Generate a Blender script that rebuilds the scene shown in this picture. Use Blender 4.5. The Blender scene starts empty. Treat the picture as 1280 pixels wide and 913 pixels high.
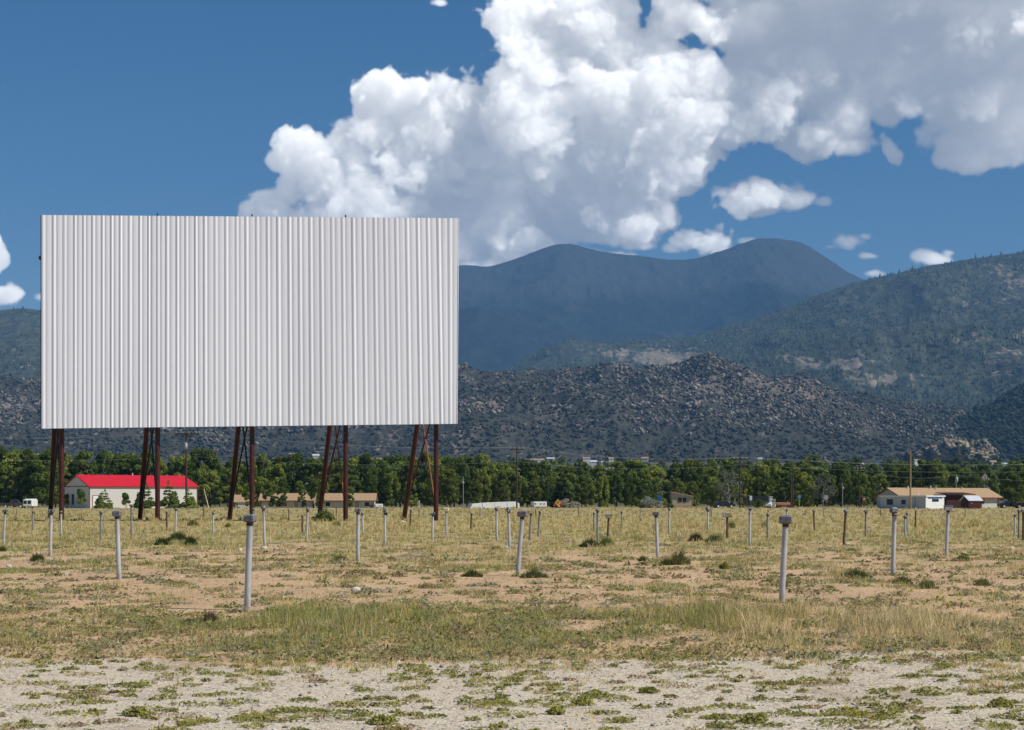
import bpy, math, random
import numpy as np
from mathutils import Vector, Matrix
R = math.radians
C = bpy.context.scene.collection
rnd = random.Random(11)
EYE, HZ, CX = 1.44, 624.0, 640.0            # eye height, horizon row and centre column of the photograph

# ------------------------------------------------------------------ clouds

SUN_AZ, SUN_EL = 19.0, 47.0      # degrees: to the right of the view line's normal, and up
FPX = 2133.0
def lattice(shape, cells, rng):
    """smooth 3D value noise: a random lattice of cells spread over shape by cubic b-spline"""
    a = rng.random([c+3 for c in cells], dtype=np.float32)*2-1
    for ax in range(len(shape)):
        n, c = shape[ax], cells[ax]
        x = (np.arange(n)+.5)/n*c
        i = np.floor(x).astype(int); f = (x-i).astype(np.float32)
        w = [(1-f)**3/6, (3*f**3-6*f**2+4)/6, (-3*f**3+3*f**2+3*f+1)/6, f**3/6]
        sh = [1]*a.ndim; sh[ax] = n
        a = sum(np.take(a, i+k, axis=ax)*w[k].reshape(sh).astype(np.float32) for k in range(4))
    return a
# clouds as ellipsoids in view-independent direction space, (azimuth, elevation, half widths, depth, offset)
PUFFS = [
 # stepped left flank
 (345,268,52,42,.0),(318,262,26,22,.1),(372,240,30,34,.2),(400,215,50,50,.2),(352,205,20,14,.1),(450,235,60,60,0),
 (470,150,55,52,.3),(500,120,60,42,.4),(530,120,58,40,.4),(440,185,40,40,.2),(560,160,80,60,.2),(590,115,38,16,.3),
 (620,140,60,40,.1),(660,160,90,60,.2),(560,240,120,60,-.2),(480,265,120,45,-.1),(640,250,110,70,-.2),(720,200,110,80,.1),
 (760,110,120,60,.2),(690,60,80,70,.4),(650,40,48,40,.4),(700,15,100,50,.3),(640,-10,60,25,.2),(760,60,60,50,.2),
 (800,160,110,80,.1),(870,150,70,50,.5),(890,110,60,50,.5),(920,160,50,48,.4),(860,200,80,36,.2),(760,260,110,50,0),
 (610,285,70,34,.2),(660,305,80,30,.3),(740,290,70,30,.2),(700,320,110,20,.2),(800,300,60,22,.1),(590,318,40,14,.1),
 # upper right deck
 (870,20,60,42,.5),(930,30,90,50,.4),(1000,40,130,70,-.2),(1100,60,170,80,-.4),(1240,70,170,75,-.4),(1340,120,160,90,-.4),
 (1040,110,100,60,-.4),(1165,100,80,48,-.4),(1205,170,46,34,-.3),(1265,150,52,48,-.3),(1092,176,26,14,-.2),(1120,140,34,24,-.2),(990,80,100,60,-.1),(1060,-30,250,70,0),(960,-60,200,60,.2),(1300,-20,250,90,-.2),
 (1020,170,46,26,.2),(1060,180,40,16,.2),(1120,185,26,28,.0),(1215,195,50,20,-.1),(980,130,40,40,0),
 # free small clouds
 (925,250,72,30,.2),(900,243,40,22,.2),(985,254,40,14,.2),(1030,258,16,8,0),
 (868,300,50,28,.2),(890,302,22,14,.2),(842,310,30,16,.1),(930,303,20,6,.1),
 (1062,308,50,22,.2),(1085,300,30,10,.2),(1090,322,28,8,.1),(1040,312,20,10,.1),(1100,345,22,7,.1),
 (1172,322,40,12,0),(1185,312,12,9,0),(1290,262,16,18,.1),
 (10,328,34,30,.2),(-10,318,34,34,.2),(22,372,52,22,.2),(-30,378,60,28,.2),(66,374,34,14,.1),(-10,238,18,20,.1),(-30,225,30,16,0),(550,4,22,8,-.1),(600,-8,30,14,0),
 (-90,330,60,50,.1),
 (600,335,70,22,.1),(680,338,90,22,.2),(770,330,80,26,.2),(960,150,60,60,.0),(1000,185,50,28,-.1),(940,110,80,60,.1),(560,300,70,40,0),(470,290,90,40,-.1),(380,285,70,40,0),
 (405,268,70,40,.0),(450,250,90,55,-.1),(520,205,85,60,0),(590,200,95,65,0),(600,262,150,60,-.3),(690,120,110,70,.1),(800,70,62,44,.2),(815,110,95,60,.1),
 (740,170,120,80,-.1),(680,230,130,70,-.1),(1170,-120,330,85,1.2),(1000,-130,220,70,.9),(1300,20,120,60,.4),(1230,120,110,50,-.3),(1060,160,50,26,-.1),(830,225,90,34,.1),(790,270,90,40,.1),  # the two big puffs above the view are added, unseen, to shade the deck
]
def make_clouds(nx=1160, ny=490, nz=110, x0=-160., x1=1440., y0=-200., y1=480., seed=7):
    rng = np.random.default_rng(seed)
    cell = (x1-x0)/nx
    X = (x0+(np.arange(nx)+.5)*cell).astype(np.float32)
    Y = (y0+(np.arange(ny)+.5)*(y1-y0)/ny).astype(np.float32)
    Z = ((np.arange(nz)+.5-nz/2)*cell*1.8).astype(np.float32)        # depth, + is away from the viewer
    F = np.full((nx,ny,nz), -1.0, np.float32); S = np.full((nx,ny,nz), .5, np.float32)
    SOFT = np.full((nx,ny,nz), .07, np.float32)
    px2 = int((x1-x0)/70); py2 = int((y1-y0)/70)
    WX = lattice((nx,ny),[px2,py2],rng)*22+lattice((nx,ny),[px2*3,py2*3],rng)*11+lattice((nx,ny),[px2*8,py2*8],rng)*5
    WY = lattice((nx,ny),[px2,py2],rng)*16+lattice((nx,ny),[px2*3,py2*3],rng)*9+lattice((nx,ny),[px2*8,py2*8],rng)*4
    for (cx,cy,rx,ry,off) in PUFFS:
        rz = min(.5*(rx+ry), 75.); cz = -off*55
        i0,i1 = np.searchsorted(X,[cx-1.8*rx,cx+1.8*rx]); j0,j1 = np.searchsorted(Y,[cy-1.8*ry,cy+1.8*ry]); k0,k1 = np.searchsorted(Z,[cz-1.8*rz,cz+1.8*rz])
        if i0>=i1 or j0>=j1: continue
        wk = min(1.0,.35+ry/60.)
        r = np.sqrt((((X[i0:i1,None]+WX[i0:i1,j0:j1]*wk-cx)/rx)**2+((Y[None,j0:j1]+WY[i0:i1,j0:j1]*wk-cy)/ry)**2)[:,:,None]+((Z[k0:k1]-cz)/rz)[None,None,:]**2)
        s = np.float32(min(1.0,.26+ry/60.))
        v = (1-r)*s*1.15
        f = F[i0:i1,j0:j1,k0:k1]; m = v>f
        f[m] = v[m]; S[i0:i1,j0:j1,k0:k1][m] = s
        SOFT[i0:i1,j0:j1,k0:k1][m] = .30 if off<=-.2 else (.24 if ry<24 else .14)
    sh = (nx,ny,nz); amp = .50; tot = np.zeros(sh, np.float32)
    size = 100.
    for o in range(7):
        cells = [max(1,int(round((x1-x0)/size))), max(1,int(round((y1-y0)/size))), max(1,int(round(nz*cell*1.8/size)))]
        n = lattice(sh, cells, rng)
        if o<5: n = np.abs(n)*2.6-.62           # billows
        else: n = n*1.3
        tot += amp*n; amp *= .67; size *= .5
    D = F + tot*1.08*np.minimum(S*1.35,1) + .12*S
    D = np.clip(D/SOFT, 0, 1); D = D*D*(3-2*D)
    sig = np.float32(.20*cell/1.8)
    a,e = math.radians(SUN_AZ), math.radians(SUN_EL)
    sx, sz, up = math.cos(e)*math.cos(a), math.cos(e)*math.sin(a), math.sin(e)
    hy = (y1-y0)/ny
    dx, dz = sx/up*hy/cell, sz/up*hy/(cell*1.8)                      # toward the sun: right and toward viewer (-Z)
    step = hy/up
    tau = np.zeros((nx,nz), np.float32); TAU = np.empty(sh, np.float32)
    ix, fx = int(dx), dx-int(dx); iz, fz = int(dz), dz-int(dz)
    def shx(A,k): 
        if k==0: return A
        B = np.zeros_like(A); B[:-k] = A[k:]; return B
    def shz(A,k):
        if k==0: return A
        B = np.zeros_like(A); B[:,k:] = A[:,:-k]; return B
    for j in range(ny):
        A = tau
        A = shx(A,ix)*(1-fx)+shx(A,ix+1)*fx
        A = shz(A,iz)*(1-fz)+shz(A,iz+1)*fz
        tau = A + D[:,j,:]*sig*(step/cell)
        TAU[:,j,:] = tau
    # look through the slab slice by slice
    T = np.ones((nx,ny), np.float32); C = np.zeros((nx,ny,3), np.float32)
    suncol = np.array([1.0,.96,.885],np.float32); amb = np.array([.20,.225,.27],np.float32)
    for k in range(nz):
        d = D[:,:,k]*sig*1.8
        al = 1-np.exp(-d)
        t = TAU[:,:,k]
        L = .50*np.exp(-t*.42)+.38*np.exp(-t*.105)+.12*np.exp(-t*.025)
        C += (T*al)[:,:,None]*(L[:,:,None]*suncol*1.0+amb)
        T *= 1-al
    A = 1-T
    C = C/np.maximum(A,1e-4)[:,:,None]
    img = np.ones((ny,nx,4),np.float32)
    img[...,:3] = C.transpose(1,0,2); img[...,3] = A.T
    return img[::-1]                                                 # bottom row first

# ------------------------------------------------------------------ measure
GY = [-100,0,40,70,100,320,420,600,1000,1500,2200,2600,3500,16000]
GZ = [0,0,0,-.20,-.25,-.25,-.3,1.0,12.,30.,47.,56.,60.,60.]
def gz(y): return float(np.interp(y, GY, GZ))
def dist_at(row):                            # distance of the ground seen at a row of the photograph
    lo, hi = 2.0, 318.0
    for _ in range(50):
        m = .5*(lo+hi)
        if HZ+(EYE-gz(m))*FPX/m > row: lo = m
        else: hi = m
    return .5*(lo+hi)
def at(px, d, z=None):                       # point at a column and a distance, on the ground unless z is given
    return Vector(((px-CX)*d/FPX, d, gz(d) if z is None else z))
def high(row, d): return EYE+(HZ-row)*d/FPX

TAB = np.random.default_rng(3).random((256,256)).astype(np.float32)
def vn(x, y, s, seed=0):                     # value noise, 0..1, feature size s
    x = np.asarray(x, dtype=np.float64)/s+seed*17.31; y = np.asarray(y, dtype=np.float64)/s+seed*9.77
    xi = np.floor(x).astype(np.int64); yi = np.floor(y).astype(np.int64)
    fx = x-xi; fy = y-yi; fx = fx*fx*fx*(fx*(fx*6-15)+10); fy = fy*fy*fy*(fy*(fy*6-15)+10)
    a = TAB[xi&255, yi&255]; b = TAB[(xi+1)&255, yi&255]; c = TAB[xi&255, (yi+1)&255]; d = TAB[(xi+1)&255, (yi+1)&255]
    return (a*(1-fx)+b*fx)*(1-fy)+(c*(1-fx)+d*fx)*fy
def fb(x, y, s, seed=0, o=4, g=.5):
    t = 0; a = 1; n = 0
    for k in range(o):
        t = t+a*vn(x, y, s, seed+k*5); n += a; a *= g; s *= .5
    return t/n
def ridged(x, y, s, seed=0, o=4, g=.5):
    t = 0; a = 1; n = 0
    for k in range(o):
        t = t+a*(1-np.abs(vn(x, y, s, seed+k*5)*2-1)); n += a; a *= g; s *= .5
    return t/n

# ------------------------------------------------------------------ materials
MATS = {}
def nodes(name):
    m = bpy.data.materials.new(name); m.use_nodes = True
    nt = m.node_tree; nt.nodes.clear()
    return m, nt
def N(nt, typ, **kw):
    n = nt.nodes.new(typ)
    for k, v in kw.items(): setattr(n, k, v)
    return n
def mix(nt, fac, a, b, mode='MIX'):
    n = N(nt, 'ShaderNodeMix', data_type='RGBA', blend_type=mode)
    for s, v in ((0, fac), (6, a), (7, b)):
        if isinstance(v, bpy.types.NodeSocket): nt.links.new(v, n.inputs[s])
        elif s == 0: n.inputs[0].default_value = v
        else: n.inputs[s].default_value = (*v, 1) if len(v) == 3 else v
    return n.outputs[2]
def ramp(nt, v, lo, hi):
    n = N(nt, 'ShaderNodeMapRange', interpolation_type='SMOOTHSTEP')
    nt.links.new(v, n.inputs[0]); n.inputs[1].default_value = lo; n.inputs[2].default_value = hi
    return n.outputs[0]
def noise(nt, vec, scale, detail=4, rough=.55):
    n = N(nt, 'ShaderNodeTexNoise'); n.inputs['Scale'].default_value = scale
    n.inputs['Detail'].default_value = detail; n.inputs['Roughness'].default_value = rough
    nt.links.new(vec, n.inputs['Vector']); return n.outputs[0]
def coords(nt, scale=(1,1,1), kind='Object'):
    t = N(nt, 'ShaderNodeTexCoord'); p = N(nt, 'ShaderNodeMapping'); p.inputs['Scale'].default_value = scale
    nt.links.new(t.outputs[kind], p.inputs['Vector']); return p.outputs[0]
def finish(nt, col, rough=.7, metal=0, bump=None, bd=.01, trans=0, spec=.3):
    b = N(nt, 'ShaderNodeBsdfPrincipled'); o = N(nt, 'ShaderNodeOutputMaterial')
    if isinstance(col, bpy.types.NodeSocket): nt.links.new(col, b.inputs['Base Color'])
    else: b.inputs['Base Color'].default_value = (*col, 1)
    b.inputs['Roughness'].default_value = rough; b.inputs['Metallic'].default_value = metal
    b.inputs['Specular IOR Level'].default_value = spec
    if bump is not None:
        k = N(nt, 'ShaderNodeBump'); k.inputs['Distance'].default_value = bd; k.inputs['Strength'].default_value = 1
        nt.links.new(bump, k.inputs['Height']); nt.links.new(k.outputs[0], b.inputs['Normal'])
    sh = b.outputs[0]
    if trans:
        t = N(nt, 'ShaderNodeBsdfTranslucent'); x = N(nt, 'ShaderNodeMixShader'); x.inputs[0].default_value = trans
        nt.links.new(col, t.inputs[0]) if isinstance(col, bpy.types.NodeSocket) else None
        nt.links.new(sh, x.inputs[1]); nt.links.new(t.outputs[0], x.inputs[2]); sh = x.outputs[0]
    nt.links.new(sh, o.inputs['Surface'])
def plain(name, c1, c2=None, scale=6., rough=.7, metal=0, bd=0, stretch=(1,1,1)):
    if name in MATS: return MATS[name]
    m, nt = nodes(name); c2 = c2 or tuple(v*.72 for v in c1)
    v = coords(nt, stretch); n = noise(nt, v, scale, 5, .6)
    col = mix(nt, ramp(nt, n, .38, .66), c1, c2)
    finish(nt, col, rough, metal, n if bd else None, bd)
    MATS[name] = m; return m
def leafy(name, trans=.25, rough=.9):       # takes the leaf's own colour from the mesh, varied a little per plant
    m, nt = nodes(name)
    a = N(nt, 'ShaderNodeAttribute', attribute_name='tint'); oi = N(nt, 'ShaderNodeObjectInfo')
    h = N(nt, 'ShaderNodeHueSaturation'); nt.links.new(a.outputs['Color'], h.inputs['Color'])
    r = N(nt, 'ShaderNodeMapRange'); nt.links.new(oi.outputs['Random'], r.inputs[0]); r.inputs[3].default_value = .72; r.inputs[4].default_value = 1.3
    nt.links.new(r.outputs[0], h.inputs['Value'])
    r2 = N(nt, 'ShaderNodeMapRange'); nt.links.new(oi.outputs['Random'], r2.inputs[0]); r2.inputs[3].default_value = .515; r2.inputs[4].default_value = .485
    nt.links.new(r2.outputs[0], h.inputs['Hue'])
    finish(nt, h.outputs[0], rough, 0, None, 0, trans, .03); MATS[name] = m; return m

def mat_ground():
    m, nt = nodes('ground'); L = nt.links
    v = coords(nt); v2 = coords(nt, (1,.45,1))
    cov = N(nt, 'ShaderNodeAttribute', attribute_name='cover').outputs['Fac']
    grv = N(nt, 'ShaderNodeAttribute', attribute_name='gravel').outputs['Fac']
    far = N(nt, 'ShaderNodeAttribute', attribute_name='valley').outputs['Fac']
    n1 = noise(nt, v2, .55, 6, .65); n2 = noise(nt, v, 9., 5, .7); n3 = noise(nt, v2, 2.4, 5, .6)
    soil = mix(nt, ramp(nt, n1, .35, .68), (.56,.375,.220), (.42,.28,.165))
    soil = mix(nt, ramp(nt, n2, .46, .72), soil, (.63,.46,.295))
    n4 = noise(nt, v, 26., 4, .7); n5 = noise(nt, v2, 5.5, 5, .7)
    soil = mix(nt, ramp(nt, n4, .58, .70), soil, (.26,.185,.115))
    soil = mix(nt, ramp(nt, n5, .53, .66), soil, (.34,.27,.15))
    litter = mix(nt, ramp(nt, n3, .35, .62), (.43,.345,.155), (.27,.25,.095))
    litter = mix(nt, ramp(nt, n2, .45, .7), litter, (.50,.40,.205)); litter = mix(nt, ramp(nt, n4, .56, .7), litter, (.22,.185,.08))
    s = N(nt, 'ShaderNodeMath', operation='ADD'); L.new(cov, s.inputs[0])
    s2 = N(nt, 'ShaderNodeMath', operation='MULTIPLY_ADD'); L.new(n3, s2.inputs[0]); s2.inputs[1].default_value = 1.1; s2.inputs[2].default_value = -.55
    L.new(s2.outputs[0], s.inputs[1])
    col = mix(nt, ramp(nt, s.outputs[0], .34, .62), soil, litter)
    vo = N(nt, 'ShaderNodeTexVoronoi'); vo.inputs['Scale'].default_value = 38; L.new(v, vo.inputs['Vector'])
    sp = N(nt, 'ShaderNodeSeparateColor'); L.new(vo.outputs['Color'], sp.inputs[0])
    stone = mix(nt, sp.outputs[0], (.40,.335,.25), (.69,.605,.48))
    stone = mix(nt, ramp(nt, sp.outputs[1], .82, .92), stone, (.20,.17,.15))
    fine = mix(nt, ramp(nt, n2, .3, .7), (.49,.415,.31), (.63,.55,.43))
    stone = mix(nt, ramp(nt, n3, .35, .7), stone, fine); stone = mix(nt, ramp(nt, n1, .55, .72), stone, (.36,.29,.20))
    g = N(nt, 'ShaderNodeMath', operation='ADD'); L.new(grv, g.inputs[0]); L.new(s2.outputs[0], g.inputs[1])
    gf = ramp(nt, g.outputs[0], .36, .58)
    col = mix(nt, gf, col, stone)
    nv = noise(nt, coords(nt, (1,.3,1)), .012, 6, .6)
    val = mix(nt, ramp(nt, nv, .4, .62), (.075,.08,.042), (.17,.15,.095))
    col = mix(nt, far, col, val)
    bh = N(nt, 'ShaderNodeMath', operation='MULTIPLY_ADD'); L.new(vo.outputs['Distance'], bh.inputs[0]); bh.inputs[1].default_value = -.3; L.new(n2, bh.inputs[2])
    finish(nt, col, .95, 0, bh.outputs[0], .022, 0, .1)
    return m

def mat_hill(name, veg1, veg2, rock1, rock2, dot, patch, cover, top=None, warm=None):
    """scrub and rock in patches; dot = size of a bush or boulder, patch = size of an outcrop, cover = share of rock"""
    m, nt = nodes(name); L = nt.links
    v = coords(nt, (1,.3,1))
    n1 = noise(nt, v, 1/patch, 5, .62); n2 = noise(nt, v, 1/dot, 3, .6)
    vo = N(nt, 'ShaderNodeTexVoronoi'); vo.inputs['Scale'].default_value = 1/dot; L.new(v, vo.inputs['Vector'])
    sp = N(nt, 'ShaderNodeSeparateColor'); L.new(vo.outputs['Color'], sp.inputs[0])
    veg = mix(nt, sp.outputs[0], veg1, veg2); rock = mix(nt, sp.outputs[1], rock1, rock2)
    a = N(nt, 'ShaderNodeMath', operation='MULTIPLY_ADD'); L.new(n2, a.inputs[0]); a.inputs[1].default_value = .75; L.new(n1, a.inputs[2])
    s = N(nt, 'ShaderNodeMath', operation='MULTIPLY_ADD'); L.new(sp.outputs[2], s.inputs[0]); s.inputs[1].default_value = .22; L.new(a.outputs[0], s.inputs[2])
    at_ = N(nt, 'ShaderNodeAttribute', attribute_name='bare').outputs['Fac']
    s3 = N(nt, 'ShaderNodeMath', operation='MULTIPLY_ADD'); L.new(at_, s3.inputs[0]); s3.inputs[1].default_value = .35; L.new(s.outputs[0], s3.inputs[2])
    col = mix(nt, ramp(nt, s3.outputs[0], cover, cover+.14), veg, rock)
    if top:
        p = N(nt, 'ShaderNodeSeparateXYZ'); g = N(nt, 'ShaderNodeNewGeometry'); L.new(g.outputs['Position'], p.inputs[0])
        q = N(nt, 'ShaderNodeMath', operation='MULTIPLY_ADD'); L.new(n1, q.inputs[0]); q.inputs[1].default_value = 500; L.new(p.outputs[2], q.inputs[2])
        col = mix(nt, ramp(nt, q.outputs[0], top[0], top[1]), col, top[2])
    finish(nt, col, .95, 0, n2, dot*.25, 0, .05)
    return m

# ------------------------------------------------------------------ meshes and objects
def quick_mesh(name, verts, faces_n, idx, tint=None, smooth=False):
    """verts (n,3), idx flat vertex indices of faces with faces_n corners each"""
    me = bpy.data.meshes.new(name); nv = len(verts); nf = len(idx)//faces_n
    me.vertices.add(nv); me.vertices.foreach_set('co', np.ascontiguousarray(verts, dtype=np.float32).ravel())
    me.loops.add(len(idx)); me.loops.foreach_set('vertex_index', np.ascontiguousarray(idx, dtype=np.int32).ravel())
    me.polygons.add(nf); me.polygons.foreach_set('loop_start', np.arange(0, nf*faces_n, faces_n, dtype=np.int32))
    if smooth: me.polygons.foreach_set('use_smooth', np.ones(nf, dtype=bool))
    me.update(calc_edges=True)
    if tint is not None:
        a = me.attributes.new('tint', 'FLOAT_COLOR', 'POINT')
        c = np.ones((nv,4), np.float32); c[:,:3] = tint; a.data.foreach_set('color', c.ravel())
    return me
def link(name, me, mat, parent=None, loc=None):
    o = bpy.data.objects.new(name, me); C.objects.link(o)
    if mat is not None and not me.materials: me.materials.append(mat)
    if parent: o.parent = parent
    if loc is not None: o.location = loc
    return o
def tag(o, label=None, cat=None, group=None, kind=None):
    for k, v in (('label', label), ('category', cat), ('group', group), ('kind', kind)):
        if v: o[k] = v
    return o
def thing(name, label, cat, loc=(0,0,0), rz=0, group=None):
    o = bpy.data.objects.new(name, None); C.objects.link(o); o.location = loc; o.rotation_euler = (0,0,rz)
    o.empty_display_size = .3
    return tag(o, label, cat, group)
class MB:
    def __init__(s): s.v = []; s.f = []; s.sm = []
    def add(s, vs, fs, smooth=False):
        n = len(s.v); s.v += [tuple(v) for v in vs]; s.f += [[n+i for i in f] for f in fs]; s.sm += [smooth]*len(fs); return s
    def box(s, c, size, rz=0, bev=0):
        x, y, z = (k/2 for k in size); M = Matrix.Rotation(rz, 3, 'Z'); c = Vector(c)
        if not bev:
            vs = [c+M@Vector((a*x, b*y, d*z)) for d in (-1,1) for a, b in ((-1,-1),(1,-1),(1,1),(-1,1))]
            return s.add(vs, [(3,2,1,0),(4,5,6,7),(0,1,5,4),(1,2,6,5),(2,3,7,6),(3,0,4,7)])
        b = min(bev, x*.9, y*.9, z*.9)
        ring = [(-x+b,-y),(x-b,-y),(x,-y+b),(x,y-b),(x-b,y),(-x+b,y),(-x,y-b),(-x,-y+b)]
        vs = []
        for zz, k in ((-z, 1), (-z+b, 0), (z-b, 0), (z, 1)):
            for (px, py) in ring:
                sx = 1-k*b/max(x,1e-6); sy = 1-k*b/max(y,1e-6)
                vs.append(c+M@Vector((px*sx, py*sy, zz)))
        fs = [tuple(range(7,-1,-1)), tuple(range(24,32))]
        for r in range(3):
            for i in range(8): fs.append((r*8+i, r*8+(i+1)%8, (r+1)*8+(i+1)%8, (r+1)*8+i))
        return s.add(vs, fs)
    def tube(s, p, q, r0, r1=None, n=8, caps=True):
        r1 = r0 if r1 is None else r1; p = Vector(p); q = Vector(q); d = (q-p).normalized()
        a = d.orthogonal().normalized(); b = d.cross(a)
        vs = [pt+(a*math.cos(2*math.pi*i/n)+b*math.sin(2*math.pi*i/n))*r for pt, r in ((p,r0),(q,r1)) for i in range(n)]
        s.add(vs, [(i, (i+1)%n, n+(i+1)%n, n+i) for i in range(n)], True)
        if caps: s.add(vs, [tuple(range(n-1,-1,-1)), tuple(range(n,2*n))])
        return s
    def poly(s, pts, ext):                   # a flat outline swept along ext
        n = len(pts); e = Vector(ext); vs = [Vector(p) for p in pts]; vs += [v+e for v in vs]
        return s.add(vs, [tuple(range(n-1,-1,-1)), tuple(range(n,2*n))]+[(i,(i+1)%n,n+(i+1)%n,n+i) for i in range(n)])
    def lathe(s, c, prof, n=10, tilt=None):
        c = Vector(c); vs = [c+Vector((r*math.cos(2*math.pi*i/n), r*math.sin(2*math.pi*i/n), z)) for r, z in prof for i in range(n)]
        k = len(prof)
        return s.add(vs, [(j*n+i, j*n+(i+1)%n, (j+1)*n+(i+1)%n, (j+1)*n+i) for j in range(k-1) for i in range(n)]+[tuple(range((k-1)*n, k*n)), tuple(range(n-1,-1,-1))], True)
    def build(s, name, mat, parent=None, loc=None):
        me = bpy.data.meshes.new(name); me.from_pydata([tuple(v) for v in s.v], [], s.f)
        me.polygons.foreach_set('use_smooth', s.sm); me.update()
        return link(name, me, mat, parent, loc)

# ------------------------------------------------------------------ sky, sun, camera
sc = bpy.context.scene
SUN = Vector((math.cos(R(SUN_EL))*math.cos(R(SUN_AZ)), -math.cos(R(SUN_EL))*math.sin(R(SUN_AZ)), math.sin(R(SUN_EL))))
def make_world():
    w = bpy.data.worlds.new('World'); sc.world = w; w.use_nodes = True
    nt = w.node_tree; nt.nodes.clear(); L = nt.links
    sky = N(nt, 'ShaderNodeTexSky', sky_type='NISHITA'); sky.sun_disc = False
    sky.sun_elevation = R(SUN_EL); sky.sun_rotation = math.atan2(SUN.x, SUN.y); sky.altitude = 2400; sky.air_density = SKY_AIR; sky.dust_density = .05; sky.ozone_density = 1.6
    b1 = N(nt, 'ShaderNodeBackground'); b1.inputs[1].default_value = SKY; hs = N(nt, 'ShaderNodeHueSaturation'); hs.inputs['Saturation'].default_value = 1.38; L.new(sky.outputs[0], hs.inputs['Color']); L.new(hs.outputs[0], b1.inputs[0])
    x0, x1, y0, y1 = -160., 1440., -200., 480.
    px = make_clouds(x0=x0, x1=x1, y0=y0, y1=y1); ny, nx = px.shape[:2]
    im = bpy.data.images.new('cloud_field', nx, ny, alpha=True, float_buffer=True)
    im.colorspace_settings.name = 'Linear Rec.709'; im.alpha_mode = 'CHANNEL_PACKED'
    im.pixels.foreach_set(np.ascontiguousarray(px, dtype=np.float32).ravel()); im.update(); im.pack()
    tc = N(nt, 'ShaderNodeTexCoord'); sp = N(nt, 'ShaderNodeSeparateXYZ'); L.new(tc.outputs['Generated'], sp.inputs[0])
    def math_(op, a, b):
        n = N(nt, 'ShaderNodeMath', operation=op)
        for i, v in enumerate((a, b)):
            if isinstance(v, bpy.types.NodeSocket): L.new(v, n.inputs[i])
            else: n.inputs[i].default_value = v
        return n.outputs[0]
    ya = math_('MAXIMUM', sp.outputs[1], .02)
    u = math_('DIVIDE', sp.outputs[0], ya); vv = math_('DIVIDE', sp.outputs[2], ya)       # tangents of azimuth and elevation
    u = math_('MULTIPLY_ADD', u, FPX/(x1-x0)); u.node.inputs[2].default_value = (CX-x0)/(x1-x0)
    vv = math_('MULTIPLY_ADD', vv, FPX/(y1-y0)); vv.node.inputs[2].default_value = (y1-HZ)/(y1-y0)
    cb = N(nt, 'ShaderNodeCombineXYZ'); L.new(u, cb.inputs[0]); L.new(vv, cb.inputs[1])
    ti = N(nt, 'ShaderNodeTexImage', image=im, extension='CLIP', interpolation='Cubic'); L.new(cb.outputs[0], ti.inputs[0])
    b2 = N(nt, 'ShaderNodeBackground'); b2.inputs[1].default_value = CLOUD; L.new(ti.outputs[0], b2.inputs[0])
    mx = N(nt, 'ShaderNodeMixShader'); L.new(ti.outputs[1], mx.inputs[0]); L.new(b1.outputs[0], mx.inputs[1]); L.new(b2.outputs[0], mx.inputs[2])
    o = N(nt, 'ShaderNodeOutputWorld'); L.new(mx.outputs[0], o.inputs[0])
SKY, CLOUD, SUNW, EXPO, SKY_AIR, HAZE = .056, 1.16, 3.9, .38, 1.1, 6.2e-5
make_world()
sun = bpy.data.lights.new('sun', 'SUN'); sun.energy = SUNW; sun.angle = R(.53); sun.color = (1,.945,.85)
so = bpy.data.objects.new('sun', sun); C.objects.link(so); so.rotation_euler = (-SUN).to_track_quat('-Z', 'Y').to_euler(); so.location = (60,-40,80)
cam = bpy.data.cameras.new('camera'); cam.lens = 60; cam.sensor_width = 36; cam.shift_y = (HZ-456.5)/1280; cam.clip_end = 60000; cam.clip_start = .1
co = bpy.data.objects.new('camera', cam); C.objects.link(co); co.location = (0,0,EYE); co.rotation_euler = (R(90),0,0)
sc.camera = co
vs = sc.view_settings; vs.view_transform = 'Standard'; vs.look = 'None'; vs.gamma = 1; vs.exposure = EXPO; vs.use_curve_mapping = False
sc.cycles.use_denoising = True
sc.cycles.max_bounces = 5; sc.cycles.diffuse_bounces = 3; sc.cycles.volume_bounces = 0; sc.cycles.transparent_max_bounces = 4
try: sc.cycles.denoiser = 'OPENIMAGEDENOISE'
except Exception: pass
def make_haze():
    b = MB().box((0, 6100, 900), (24000, 12600, 1900))
    m, nt = nodes('haze'); p = N(nt, 'ShaderNodeVolumePrincipled'); o = N(nt, 'ShaderNodeOutputMaterial')
    p.inputs['Color'].default_value = (.25,.545,1,1); p.inputs['Density'].default_value = HAZE
    nt.links.new(p.outputs[0], o.inputs['Volume'])
    tag(b.build('haze', m), kind='stuff')
make_haze()

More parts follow.
